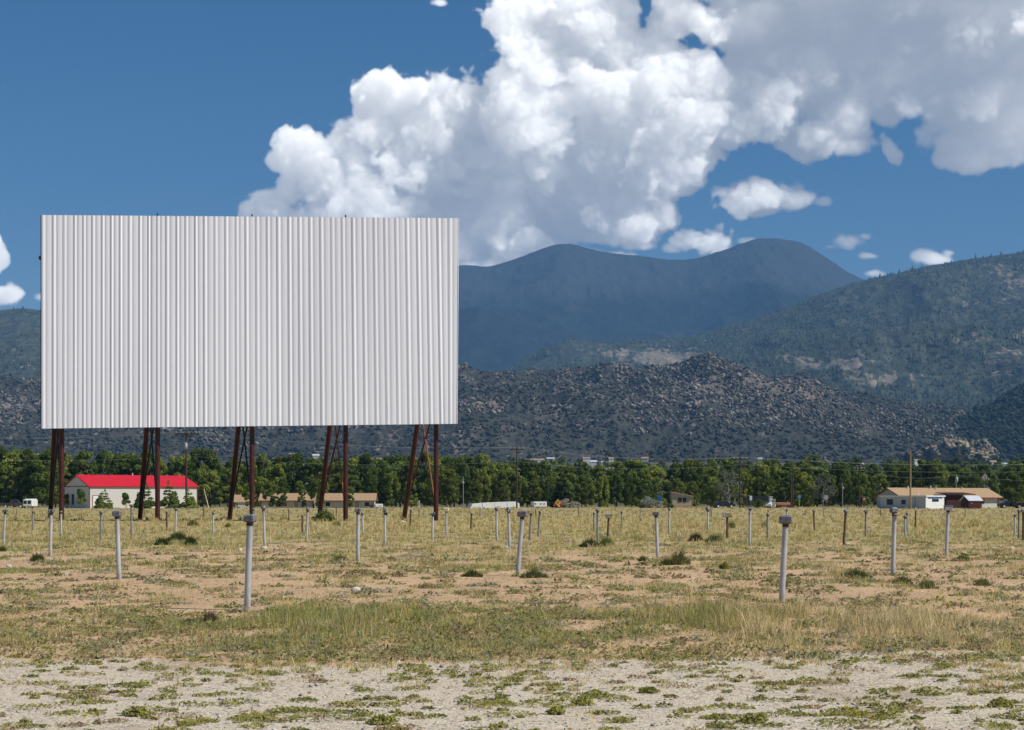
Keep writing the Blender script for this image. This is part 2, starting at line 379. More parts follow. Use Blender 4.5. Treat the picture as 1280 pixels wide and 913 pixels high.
# ------------------------------------------------------------------ ground and hills
def cover_at(x, y):
    """share of the ground that grows grass, and how tall it stands"""
    x = np.asarray(x); y = np.asarray(y)
    big = fb(x, y*.5, 3.0, 1, 4); small = fb(x, y*.55, .75, 2, 3); fine = vn(x, y*.7, .28, 12)
    row = HZ+(EYE-np.interp(y, GY, GZ))*FPX/np.maximum(y, 3)
    base = np.interp(row, [632,655,668,680,690,705,725,745,760,790,805,818,832,845,858], [.95,.90,.74,.58,.42,.29,.24,.25,.31,.43,.51,.50,.40,.31,.16])
    ragged = np.clip(.25+1.5*(fb(x, y*.6, 1.1, 14, 3)-.28), 0, 1.2)   # tall banks lie along the first row of posts
    bank = np.exp(-((y-19.9)/2.0)**2)*(np.clip((x-1.2)/1.3,0,1)*np.clip((5.7-x)/1.6,0,1)*.95+np.clip((x+3.5)/.7,0,1)*np.clip((-.5-x)/1.2,0,1)*.55)*ragged
    near = np.clip((90-y)/40, .3, 1)
    c = np.clip(base+((big-.5)*1.1+(small-.5)*1.3+(fine-.5)*.5)*near+bank*.34, 0, 1)
    tall = np.interp(row, [632,660,680,700,760,800,826,840], [.24,.19,.12,.085,.065,.06,.05,.03])*(.55+.9*small)+bank*.19
    return c, tall
def make_ground():
    ys = [-40.]
    while ys[-1] < 15800: ys.append(ys[-1]+max(.33, abs(ys[-1])*.0125 if ys[-1] > 0 else 1.5))
    xs = [0.]
    while xs[-1] < 11000: xs.append(xs[-1]+max(.4, xs[-1]*.028))
    xs = np.array([-x for x in xs[:0:-1]]+xs); ys = np.array(ys)
    X, Y = np.meshgrid(xs, ys); nx, ny = len(xs), len(ys)
    Z = np.interp(Y, GY, GZ)
    Z += (fb(X, Y, 2.6, 4, 3)-.5)*.10*np.clip((Y-14)/6, 0, 1)*np.clip(1-Y/200, 0, 1)+(fb(X, Y, .8, 6, 2)-.5)*.02*np.clip(1-Y/60, 0, 1)
    Z += (fb(X, Y, 180., 8, 4)-.5)*np.clip((Y-600)/1200, 0, 1)*9
    v = np.stack([X, Y, Z], -1).reshape(-1, 3)
    i = np.arange(nx*ny).reshape(ny, nx)
    q = np.stack([i[:-1,:-1], i[:-1,1:], i[1:,1:], i[1:,:-1]], -1).reshape(-1)
    me = quick_mesh('ground', v, 4, q, smooth=True)
    c, _ = cover_at(X, Y); c = np.where(Y < 3, 0, c)
    edge = 15.3+(fb(X, Y, 1.6, 9, 4)-.5)*2.6
    for nm, a in (('cover', c), ('gravel', np.clip((edge-Y)/2.4+.5, 0, 1)), ('valley', np.clip((Y-330)/120, 0, 1))):
        me.attributes.new(nm, 'FLOAT', 'POINT').data.foreach_set('value', a.astype(np.float32).ravel())
    tag(link('ground', me, mat_ground()), kind='structure')
def ground_z(x, y):
    z = np.interp(y, GY, GZ)
    return z+(fb(x, y, 2.6, 4, 3)-.5)*.10*np.clip((y-14)/6, 0, 1)*np.clip(1-y/200, 0, 1)+(fb(x, y, .8, 6, 2)-.5)*.02*np.clip(1-y/60, 0, 1)
make_ground()

def hill(name, prof, D, Db, mat, spur, crag, seed, power=1.0, na=900, nb=170, zb=52., bare=None, wob=.6, t0=-420, t1=1700):
    px = np.linspace(t0, t1, na); pr = np.array(prof, dtype=float)
    y = np.interp(px, pr[:,0], pr[:,1])
    k = np.hanning(15); k /= k.sum(); y = np.convolve(np.pad(y, 7, mode='edge'), k, 'valid')
    y += (fb(px, px*0, 26., seed, 5, .6)-.5)*wob*4
    t = (px-CX)/FPX
    s = np.concatenate([np.linspace(0, 1, nb), 1+np.linspace(.02, .35, 14)])
    Dt = D*(1+.10*(fb(px, px*0+50, 420., seed+3, 2)-.5))
    T, S = np.meshgrid(t, s); Dm = np.broadcast_to(Dt, T.shape)
    Y = Db+(Dm-Db)*S; X = T*Y
    Hc = EYE+(HZ-y)*Dt/FPX
    G = np.where(S <= 1, np.clip(S, 0, 1)**power, 1-(S-1)*1.5)
    env = np.sin(np.pi*np.clip(S, 0, 1))**.7*np.clip((1-S)*6, 0, 1)
    top = np.clip((Hc-zb)/max(1, (Hc-zb).max()), .15, 1)
    Z = zb-4+(Hc-zb+4)*G
    Z = Z+(ridged(X, Y*.7, spur*3.2, seed, 5, .52)-.62)*spur*env*top
    cr = ridged(X, Y, crag*3.5, seed+7, 4, .6)
    Z = Z+(cr-.5)*crag*np.clip(S*8, 0, 1)*np.clip((1.02-S)*14, .25, 1)
    i = np.arange(T.size).reshape(T.shape)
    q = np.stack([i[:-1,:-1], i[:-1,1:], i[1:,1:], i[1:,:-1]], -1).reshape(-1)
    me = quick_mesh(name, np.stack([X, Y, Z], -1).reshape(-1, 3), 4, q, smooth=True)
    col = CX+T*FPX; row = HZ-(Z-EYE)/Y*FPX
    b = np.clip((cr-.62)*3, 0, 1) if bare is None else bare(col, row, cr, X, Y)
    me.attributes.new('bare', 'FLOAT', 'POINT').data.foreach_set('value', b.astype(np.float32).ravel())
    tag(link(name, me, mat), kind='structure'); return X, Y, Z, S, b
def blob(col, row, spots):
    return sum(np.exp(-((col-x)/rx)**2-((row-y)/ry)**2)*a for x, y, rx, ry, a in spots)
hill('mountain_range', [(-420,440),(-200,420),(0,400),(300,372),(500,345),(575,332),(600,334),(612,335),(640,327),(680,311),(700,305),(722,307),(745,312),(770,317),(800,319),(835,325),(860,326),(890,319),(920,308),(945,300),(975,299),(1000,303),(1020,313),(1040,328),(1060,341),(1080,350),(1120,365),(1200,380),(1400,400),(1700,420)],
     11000, 6900, mat_hill('alpine', (.008,.014,.011), (.018,.026,.019), (.03,.034,.027), (.04,.042,.034), 60, 500, 1.22, (1330,1540,(.040,.047,.047))), 1500, 80, 21, 1.0, 1000, 200, 60., None, .5)  # forest below the timberline darkened further to carry cloud shadow
RIDGE = hill('forested_ridge', [(-420,345),(-200,368),(0,388),(30,386),(50,389),(120,400),(300,430),(450,455),(540,470),(575,478),(605,484),(625,470),(650,452),(680,436),(700,428),(715,425),(760,430),(800,425),(850,424),(900,412),(940,400),(985,383),(1020,370),(1060,357),(1090,349),(1120,342),(1160,333),(1200,326),(1240,321),(1280,316),(1400,300),(1700,290)],
     6600, 3500, mat_hill('forest', (.030,.042,.030), (.085,.092,.062), (.19,.16,.125), (.28,.235,.18), 15, 190, 1.20), 330, 28, 33, .92, 1000, 200, 58.,
     lambda c, r, k, X, Y: np.clip((k-.70)*2, 0, .6)+blob(c, r, [(1262,345,24,14,.8),(1205,375,16,14,.5),(1255,375,24,8,.5),(830,448,55,10,1.0),(770,440,40,8,.4),(1040,455,50,7,.8),(1120,470,60,6,.4),(1260,450,40,25,.5),(1100,478,70,8,.6),(620,455,60,12,.4)]), .5)
FOOT = hill('rocky_foothills', [(-420,470),(-200,480),(0,472),(60,482),(300,492),(500,474),(560,460),(580,459),(600,467),(640,466),(670,464),(720,462),(770,456),(800,460),(840,457),(860,450),(885,445),(910,452),(940,467),(965,474),(985,472),(1005,468),(1020,475),(1050,490),(1100,499),(1150,504),(1190,510),(1220,516),(1300,520),(1700,520)],
     3500, 2350, mat_hill('scrub', (.032,.035,.028), (.070,.068,.052), (.12,.10,.085), (.25,.205,.17), 6.0, 45, 1.10), 170, 17, 47, .85, 1100, 240, 52.,
     lambda c, r, k, X, Y: np.clip((k-.66)*1.6, 0, .5)+blob(c, r, [(900,480,70,25,.45),(1000,490,50,20,.35),(720,480,40,10,.3),(690,520,40,12,.2),(20,510,30,15,.5),(600,490,30,20,.2)])-np.clip((r-530)/50, 0, 1)*.22, 1.3)
KNOLL = hill('wooded_knoll', [(-420,640),(1080,640),(1150,560),(1190,530),(1220,514),(1250,498),(1280,478),(1330,455),(1400,440),(1700,430)],
     2900, 2250, MATS.setdefault('knoll', mat_hill('knoll', (.022,.032,.022), (.045,.055,.034), (.17,.14,.12), (.26,.21,.175), 6, 60, 1.18)), 40, 7, 61, .9, 620, 120, 50., None, .8, 1080, 1700)

def scatter(name, H, n, seed, size, form, tint, mask, t_rng=.36):
    """distinct trees, bushes or boulders standing on a hillside"""
    X, Y, Z, S, B = H; rng = np.random.default_rng(seed); nj, ni = X.shape
    fi = rng.uniform(0, ni-1.01, n); fj = rng.uniform(0, nj-16, n); i = fi.astype(int); j = fj.astype(int); a = fi-i; b = fj-j
    def at_(A): return (A[j,i]*(1-a)+A[j,i+1]*a)*(1-b)+(A[j+1,i]*(1-a)+A[j+1,i+1]*a)*b
    P = np.stack([at_(X), at_(Y), at_(Z)], -1); k = (np.abs(P[:,0]/P[:,1]) < t_rng) & mask(P, at_(B), rng) & (P[:,2] > 54)
    P = P[k]; n = len(P); s = size*np.exp(rng.normal(0,.32,n))
    if form == 'cone': o = np.array([(.5,0,0),(.15,.47,0),(-.4,.3,0),(-.4,-.3,0),(.15,-.47,0),(0,0,1.5)])*.7; F = np.array([(0,1,5),(1,2,5),(2,3,5),(3,4,5),(4,0,5)])
    else: o = np.array([(.6,0,.25),(.18,.55,.25),(-.5,.35,.25),(-.5,-.35,.25),(.18,-.55,.25),(0,0,.78),(.3,.1,-.2)]); F = np.array([(0,1,5),(1,2,5),(2,3,5),(3,4,5),(4,0,5),(1,0,6),(2,1,6),(3,2,6),(4,3,6),(0,4,6)])
    q = o[None]*rng.uniform(.7,1.35,(n,len(o),3)); an = rng.uniform(0,6.28,n); ca, sa = np.cos(an)[:,None], np.sin(an)[:,None]
    v = np.stack([q[...,0]*ca-q[...,1]*sa, q[...,0]*sa+q[...,1]*ca, q[...,2]], -1)*s[:,None,None]+P[:,None]-np.array([0,0,.1])
    t = np.array(tint)[rng.integers(0,len(tint),n)]*rng.uniform(.7,1.3,(n,1))
    tag(link(name, quick_mesh(name, v.reshape(-1,3), 3, (F[None]+(np.arange(n)*len(o))[:,None,None]).reshape(-1), np.repeat(t,len(o),0)), M_scat), kind='stuff')
m, nt = nodes('scattered'); finish(nt, N(nt,'ShaderNodeAttribute',attribute_name='tint').outputs['Color'], .95, 0, None, 0, 0, .05); M_scat = m
scatter('ridge_forest', RIDGE, 80000, 3, 8.2, 'cone', [(.032,.047,.033),(.044,.059,.037),(.058,.070,.043)], lambda P, B, r: (fb(P[:,0], P[:,1]*.4, 260., 3, 4)+r.normal(0,.09,len(P)) > .47) & (B < .35))
scatter('foothill_scrub', FOOT, 60000, 4, 3.9, 'bush', [(.034,.038,.028),(.045,.048,.034),(.058,.058,.040)], lambda P, B, r: (fb(P[:,0], P[:,1]*.4, 45., 6, 3)+r.normal(0,.12,len(P)) > .40))
def rocky(P, B, r):
    c = CX+P[:,0]/P[:,1]*FPX; w = HZ-(P[:,2]-EYE)/P[:,1]*FPX
    crag = blob(c, w, [(905,490,95,32,.20),(1010,492,55,22,.17),(720,478,60,16,.10),(640,500,60,20,.06),(1120,515,60,10,.10),(20,505,50,20,.12),(820,475,40,14,.08)])
    return B*.35+fb(P[:,0], P[:,1]*.4, 190., 16, 5, .62)+crag-np.clip((w-525)/40, 0, 1)*.10+r.normal(0,.05,len(P)) > .635
scatter('foothill_boulders', FOOT, 60000, 5, 3.3, 'bush', [(.15,.126,.108),(.21,.178,.152),(.105,.092,.083),(.30,.255,.215)], rocky)
scatter('foothill_crags', FOOT, 5000, 9, 5.2, 'bush', [(.125,.108,.094),(.175,.152,.132),(.10,.09,.083)], lambda P, B, r: rocky(P, B-.12, r))
scatter('knoll_trees', KNOLL, 16000, 6, 5.5, 'bush', [(.018,.028,.018),(.03,.04,.025)], lambda P, B, r: r.random(len(P)) < .8, .5)

# ------------------------------------------------------------------ the movie screen
M_white = plain('white_sheet', (.86,.85,.945), (.79,.785,.875), .35, .55, stretch=(1,1,.08))
M_rust = plain('red_oxide_paint', (.080,.015,.011), (.038,.011,.009), 1.5, .55)
M_orange = plain('rusted_rod', (.26,.10,.035), (.14,.05,.02), 3, .8)
M_dark = plain('dark_steel', (.018,.016,.015), None, 4, .5)
def make_screen():
    TL, BL = Vector(at(52,128,high(269,128))), Vector(at(52,128,high(536,128)))
    TR, BR = Vector(at(573,132,high(273,132))), Vector(at(571,132,high(530,132)))
    root = thing('movie_screen', 'huge white corrugated drive-in movie screen on dark red pipe legs', 'movie screen', (0.5*(BL.x+BR.x),130,gz(130)))
    off = Vector(root.location); W = (BR-BL).length; nrm = (BR-BL).cross(TL-BL).normalized()      # points to the viewer
    if nrm.y > 0: nrm = -nrm
    r = random.Random(5); ribs = []; s = 0
    while s < W:
        f = s/W; p = r.choice((.66,.72,.78)) if f < .38 else r.choice((.78,.82,.85))
        if .38 < f < .5: p = r.choice((.72,.8))
        ribs.append((s, p, r.uniform(.7,1.15), r.uniform(.3,.9))); s += p
    cols = []
    for (s0, p, a, b) in ribs:               # one tall ridge, a flat pan with a faint swage
        for q in np.linspace(0, 1, 22, endpoint=False):
            h = .036*a*math.exp(-((q-.16)/.12)**2)+.015*b*math.exp(-((q-.60)/.14)**2)-.020*a*math.exp(-((q-.36)/.09)**2)-.016*math.exp(-((q-.92)/.08)**2)
            if s0+q*p <= W: cols.append((s0+q*p, h))
    seam = 133/521*W
    vs = []; rows = 9; n = len(cols)
    for j in range(rows):
        v = j/(rows-1)
        for (s, h) in cols:
            lean = .42*(s/W)**2*(v-.5)*min(1, (W-s)/1.5)*min(1, s/1.5)
            f = min(max((s-lean)/W, 0), 1)
            d = h-.055*math.exp(-((s-seam)/.05)**2)+.012*math.sin(s*.9+v*3)
            vs.append(BL.lerp(BR, f).lerp(TL.lerp(TR, f), v)+nrm*d-off)
    idx = np.array([(j*n+i, j*n+i+1, (j+1)*n+i+1, (j+1)*n+i) for j in range(rows-1) for i in range(n-1)]).ravel()
    link('corrugated_sheet', quick_mesh('corrugated_sheet', np.array([tuple(x) for x in vs]), 4, idx, smooth=True), M_white, root)
    def P(f, v, back): return BL.lerp(BR, f).lerp(TL.lerp(TR, f), v)-nrm*back-off
    b = MB(); b.tube(P(-.0015,0,.12), P(-.0015,1,.12), .045, n=6); b.build('edge_channel', M_dark, root)
    b = MB(); b.tube(P(1.001,0,.12), P(1.001,1,.12), .03, n=6); b.build('edge_channel', M_white, root)
    MB().box(P(-.004,.80,.1), (.16,.14,.28), bev=.02).build('bracket', M_dark, root)
    b = MB(); t = MB()
    MB().box(P(.828,.17,-.004), (.028,.02,4.6)).build('rust_streak_lap', plain('stained_lap', (.66,.60,.53), (.45,.38,.31), 2, .7), root)
    for v in (.03,.27,.51,.75,.97):
        g = MB(); g.tube(P(.001,v,.26), P(.999,v,.26), .09, n=6); g.build('girt', M_dark, root)
    tops = []
    for k, (xv, xr) in enumerate(((77,63),(197,175),(315,287),(432,399),(545,505))):
        d = 128.7+4*(xv-52)/521
        f = (xv-52)/520; zt = P(f,1,.5).z
        base = at(xv, d)-off; top = Vector((base.x, base.y, zt-.05))
        v = MB(); v.tube(base-Vector((0,0,.4)), top, .19, .18, 14); v.build('leg', M_rust, root)
        rb = at(xr, d+9)-off; foot = rb-Vector((0,0,.4)); rt = Vector((base.x-.1, base.y+.1, 17.0)); dirn = (rt-rb).normalized()
        q = MB(); q.tube(rb-dirn*.4, rt, .20, .19, 14); q.build('raking_leg', M_rust, root)
        def onr(z): return rb+(rt-rb)*((z-rb.z)/(rt.z-rb.z))
        def onv(z): return Vector((base.x, base.y+.05, z))
        x = MB(); x.tube(onr(.9), onv(9.2), .075, n=8); x.build('diagonal_brace', M_rust if k > 2 else M_dark, root)
        x = MB(); x.tube(onv(.8), onr(9.2), .065, n=8); x.build('diagonal_brace', M_orange if k > 2 else M_dark, root)
        x = MB(); x.tube(onv(9.3), onr(9.3), .09, n=8); x.build('strut', M_rust, root)
        tops.append((base, onv))
        if k in (1,2,3): MB().tube(Vector((base.x,base.y,zt-.1)), Vector((base.x,base.y,zt+.30)), .055, n=6).build('peg', M_dark, root)
    for i in (0, 3):
        for a, b2 in ((i,i+1),(i+1,i)):
            x = MB(); x.tube(tops[a][1](9.4), tops[b2][1](.3), .022, n=6); x.build('cable_brace', M_dark, root)
make_screen()

# ------------------------------------------------------------------ speaker posts
M_galv = plain('galvanised_pole', (.54,.54,.56), (.33,.31,.30), 7, .45, .15, stretch=(1,1,.3))
M_grey = plain('weathered_pole', (.30,.29,.30), (.17,.15,.14), 6, .6, .1, stretch=(1,1,.4))
M_rustp = plain('rusty_pole', (.15,.085,.06), (.07,.04,.03), 6, .8, stretch=(1,1,.4))
M_collar = plain('brown_collar', (.075,.055,.05), (.05,.035,.03), 9, .7)
M_wood = plain('old_wood', (.20,.135,.09), (.10,.07,.05), 9, .85, stretch=(1,1,.15))
M_head = plain('cast_grey_box', (.23,.23,.25), (.12,.12,.135), 28, .6, .3, .004)
M_lid = plain('pale_box_lid', (.42,.42,.45), (.28,.28,.31), 15, .55, .2)
M_tan = plain('tan_speaker_case', (.36,.30,.19), (.24,.18,.11), 12, .7)
M_cream = plain('cream_box', (.66,.56,.42), (.5,.42,.32), 12, .7)
POSTS = [ # column and row of top, column and row of base, pole, head, head width in photo px, label
 (6.8,637,4.5,681,'galv','double',7,'pale leaning post with a double head, nearest the photo\'s left edge'),
 (41,638.5,41,663,'grey','cap',3,'thin post standing out in front of the white van'),
 (64,637,63,697,'galv','double',8,'pale post with a double head in front of the screen\'s first raking leg'),
 (76.5,638.5,76.5,671,'galv','cap',4,'thin pale post in front of the screen\'s first upright leg'),
 (126.5,639,126,676,'grey','cap',5,'grey post with a dark round cap below the conical tree by the red-roofed shed'),
 (146.5,639,149,724,'galv','box',11,'tall pale post with a wide grey head in front of the red-roofed shed'),
 (164.5,630.5,164.5,671,'grey','cap',6,'tall two-tone post left of the screen\'s second raking leg'),
 (208.5,639,208.5,664,'rust','cap',3.5,'short rusty post right of the screen\'s second upright leg'),
 (220,635,219.5,668,'galv','cap',5,'pale post with a round cap rising behind the sprawling dark green bush'),
 (266.5,640,266.5,668,'galv','cap',4,'thin pale post in the gap between second and third leg pairs'),
 (313,644,309,763,'galv','box',14.5,'largest post of the left half, flat grey box head, near the tall grass'),
 (316.5,635,316,668,'grey','cap',4,'post half hidden behind the large box head in front of the third upright leg'),
 (329.3,632,331,684,'galv','round',6.5,'pale post with a round knob head, just right of the third upright leg'),
 (361,636,361,652,'wood','none',0,'short dark wooden stub without a head'),
 (378,643.5,378,667,'rust','cap',3.5,'short brown post left of the round green bush'),
 (385,634.5,383,675,'galv','round',5,'leaning pale post with a round head left of the round green bush'),
 (447.5,636,447.5,702,'galv','double',8,'tall pale post with a double head right of the fourth upright leg'),
 (452.8,640.5,454,671,'galv','cap',4,'thin pale post close behind the tall double-headed one'),
 (481,635,481,681,'galv','stack',5.5,'post with a second speaker hung low on it, between fourth and fifth leg pairs'),
 (513.5,636.5,512.5,662,'rust','cap',3,'thin dark post between the fifth raking leg and fifth upright leg'),
 (541,641,540.5,677,'galv','double',5.5,'pale post with a double head in front of the fifth upright leg'),
 (558,635,558,670,'galv','cream',6.5,'pale post with a cream-coloured box head right of the screen'),
 (589.5,641,588.5,664,'rust','cap',4,'short dark post with a pale cap in front of the long white trailer\'s left end'),
 (620.5,634,621,675,'galv','round',4.5,'thinner of two pale posts in front of the long white trailer'),
 (635.5,634,637,687,'galv','round',6.5,'thicker of two pale posts in front of the long white trailer'),
 (653.5,639,647,721,'galv','box',12,'tall pale post leaning to the right, wide grey head, near the middle'),
 (664,638,662,677,'grey','tanbox',8,'post with a tan box head just right of the tall leaning one'),
 (675,638.5,672.5,671,'grey','cap',4,'thin leaning post with a pale cap right of the tan-headed post'),
 (742.5,640.5,742.5,664,'grey','cap',3.5,'thinner of two posts rising behind the dark green grass clump'),
 (747,636.5,747,676,'grey','cap',5.5,'thicker post rising straight out of the dark green grass clump'),
 (761,643,759.5,672,'rust','tray',11,'short post with a flat tray head right of the dark green grass clump'),
 (777,639,777,659,'grey','cap',3.5,'short headless-looking grey post left of the silvery shrubs'),
 (820,640,822,697,'galv','box',8,'two-tone post with a dark square head in front of the silvery shrubs'),
 (836.5,634.5,836.5,668,'galv','cap',4,'slim pale post in front of the small tan cottage'),
 (884.5,634,885,664,'galv','round',6,'two-tone post above the brown and green clump'),
 (909,641,909,675,'rust','tanwide',12,'dark post carrying a wide tan speaker case'),
 (937.5,633,937,683,'galv','lid',6.5,'straight pale post with a slanted square head below the brown utility pole'),
 (959.5,641.5,959.5,673,'grey','cap',4,'thin grey post left of the tallest right-hand post'),
 (982.5,645,977,752,'galv','box',16,'largest post of the right half, leaning, octagonal grey head, in tall grass'),
 (983.5,636,983,664,'galv','cap',3.5,'small post peeking over the octagonal head in the tall grass'),
 (1017,637.5,1018,664,'rust','cap',3.5,'short dark post between the octagonal-headed post and the stop sign'),
 (1057.5,637,1054.5,681,'rust','round',5.5,'leaning dark post with a grey head in the right of the field'),
 (1082.5,637.5,1082,672,'grey','arm',5,'dark post with a bracket arm sticking out to its left'),
 (1118,635,1116,720,'galv','boxtray',12,'tall pale post with a box and tan tray head in front of the white cabin'),
 (1131.5,644.5,1131.5,672,'galv','cap',4.5,'nearer of a close pair of pale posts in front of the white cabin'),
 (1133.7,640.5,1133.7,666,'grey','cap',3.5,'farther of a close pair of posts in front of the white cabin'),
 (1144.5,639,1144.3,661,'rust','none',3,'short dark post without a head in front of the tan wooden pole'),
 (1185.5,633,1182.5,698,'galv','lid',10,'tall pale post with a flat square head in front of the dark porch'),
 (1268.5,642.5,1268,668,'galv','cap',3.5,'thin pale post near the parked dark cars'),
 (1273.3,637,1273.5,673,'grey','cap',5,'dark post with a flat head, second from the photo\'s right edge'),
 (1279,637,1279,676,'rust','box',6,'dark red post cut by the photo\'s right edge'),
]
PM = dict(galv=M_galv, grey=M_grey, rust=M_rustp, wood=M_wood)
POST_XY = []
def make_post(xt, yt, xb, yb, kind, head, hw, label):
    d = dist_at(yb); base = at(xb, d); base.z = float(ground_z(base.x, base.y)); k = d/FPX
    root = thing('speaker_post', label, 'speaker post', base, 0, 'speaker posts standing in the field')
    POST_XY.append((base.x, base.y))
    H = high(yt, d)-base.z; lean = (xt-xb)*k
    w = max(hw*k, .10); hh = {'box':.62*w,'round':w*.85,'cap':.10,'double':.62*w,'lid':.55*w,'tray':.18,'tanwide':.19,'cream':.75*w,'tanbox':.6*w,'stack':.75*w,'boxtray':.62*w,'arm':.14,'none':0}[head]
    top = Vector((lean, rnd.uniform(-.03,.03), H)); ax = top.normalized(); neck = top-ax*hh
    r = .041 if kind != 'wood' else .06
    if d > 60: r = .045
    b = MB(); b.tube(-ax*.3, neck-ax*(.045 if head != 'none' else 0), r*1.04, r, 12); b.build('pole', PM[kind], root)
    if head == 'none': return root
    rz = rnd.uniform(-.5,.5)
    cl = MB(); cl.tube(neck-ax*.045, neck+ax*.01, r*1.12, r*1.08, 12); cl.build('collar', M_collar, root)
    c = neck+ax*(hh/2); hm = M_head
    h = MB()
    if head == 'box': h.box(c, (w, w*.72, hh), rz*.5, w*.09)
    elif head in ('round','cap'):
        R0 = w/2 if head == 'round' else max(w/2, .055)
        h.lathe(neck, [(R0*.55,0),(R0,.22*hh),(R0*1.02,.55*hh),(R0*.8,.85*hh),(R0*.3,hh)], 12)
    elif head in ('double','stack'):
        h.box(c+Vector((-w*.2,0,0)), (w*.58, w*.5, hh), rz*.3, w*.08)
    elif head == 'lid': h.box(c, (w, w*.8, hh), rz*.4, w*.06); hm = M_lid
    elif head == 'tray':
        h.poly([c+Vector((-w/2,-.09,hh*.4)), c+Vector((w/2,-.09,hh*.4)), c+Vector((w*.32,-.09,-hh*.45)), c+Vector((-w*.32,-.09,-hh*.45))], (0,.18,0)); hm = M_tan
    elif head == 'tanwide': h.box(c+Vector((w*.12,0,0)), (w*.76, .15, hh), 0, .02); hm = M_tan
    elif head == 'cream': h.box(c, (w, w*.7, hh), rz*.4, w*.14); hm = M_cream
    elif head == 'tanbox': h.box(c, (w, w*.6, hh), rz*.4, w*.06); hm = M_tan
    elif head == 'boxtray': h.box(c+Vector((-w*.08,0,.01)), (w*.84, w*.6, hh), .3, w*.14)
    elif head == 'arm': h.box(c, (w, w*.8, hh), 0, w*.2)
    hd = h.build('junction_head', hm, root)
    if head == 'double': MB().box(c+Vector((w*.3,-.02,.015)), (w*.4, w*.45, hh*.9), rz*.3+.4, w*.08).build('speaker_box', M_head, root)
    if head == 'stack':
        MB().box(c+Vector((.03,0,-.15)), (w*.8, w*.5, .10), .2, .02).build('speaker_box', M_dark, root)
        MB().box(c+Vector((w*.3,0,0)), (w*.45, w*.45, hh), .2, .02).build('speaker_box', M_lid, root)
    if head == 'tray': MB().box(c+Vector((0,0,hh*.46)), (w*1.04, .2, .03), 0, .01).build('lid', M_lid, root)
    if head == 'tanwide': MB().box(c+Vector((-w*.38,-.01,.01)), (w*.24, .17, hh*1.05), 0, .02).build('speaker_box', M_lid, root)
    if head == 'boxtray': MB().box(c+Vector((w*.22,-.04,-hh*.62)), (w*.75, w*.6, .03), .2, .01).build('tray', M_tan, root)
    if head == 'box' and w > .12: MB().box(c+ax*(hh*.5+.004), (w*.7, w*.45, .012), rz*.5, .006).build('lid', M_lid, root)
    if head == 'lid': MB().box(c+ax*(hh*.5+.008), (w*1.08, w*.86, .02), rz*.4, .006).build('lid', M_head, root)
    if head == 'arm': MB().tube(c+Vector((0,0,.02)), c+Vector((-.26,0,.09)), .022, n=8).build('bracket_arm', M_lid, root)
    return root
for p in POSTS: make_post(*p)

# ------------------------------------------------------------------ wire fence along the far side of the field
def make_fence():
    d0 = 156.; root = thing('wire_fence', 'low wire fence with thin posts crossing the field behind the screen', 'fence', at(640,d0))
    off = Vector(root.location)
    cols = [-160,-60,20,102,180,255,335,420,524,600,670,723,800,889,960,1030,1101,1206,1290,1390]
    for i, x in enumerate(cols):
        d = d0+(i%3)*.4; b = at(x, d)-off
        h = (.82,1.0,.75,.9)[i%4]
        m = (M_grey, M_rustp, M_wood)[i%3]
        MB().tube(b-Vector((0,0,.3)), b+Vector((((i*7)%5-2)*.02,0,h)), .045, .04, 8).build('fence_post', m, root)
    for z in (.42,.72):
        w = MB()
        for a, c in zip(cols[:-1], cols[1:]):
            p = at(a, d0)-off+Vector((0,0,z)); q = at(c, d0)-off+Vector((0,0,z)); mid = (p+q)/2-Vector((0,0,.05))
            w.tube(p, mid, .011, n=4, caps=False); w.tube(mid, q, .011, n=4, caps=False)
        w.build('wire', M_lid, root)
make_fence()

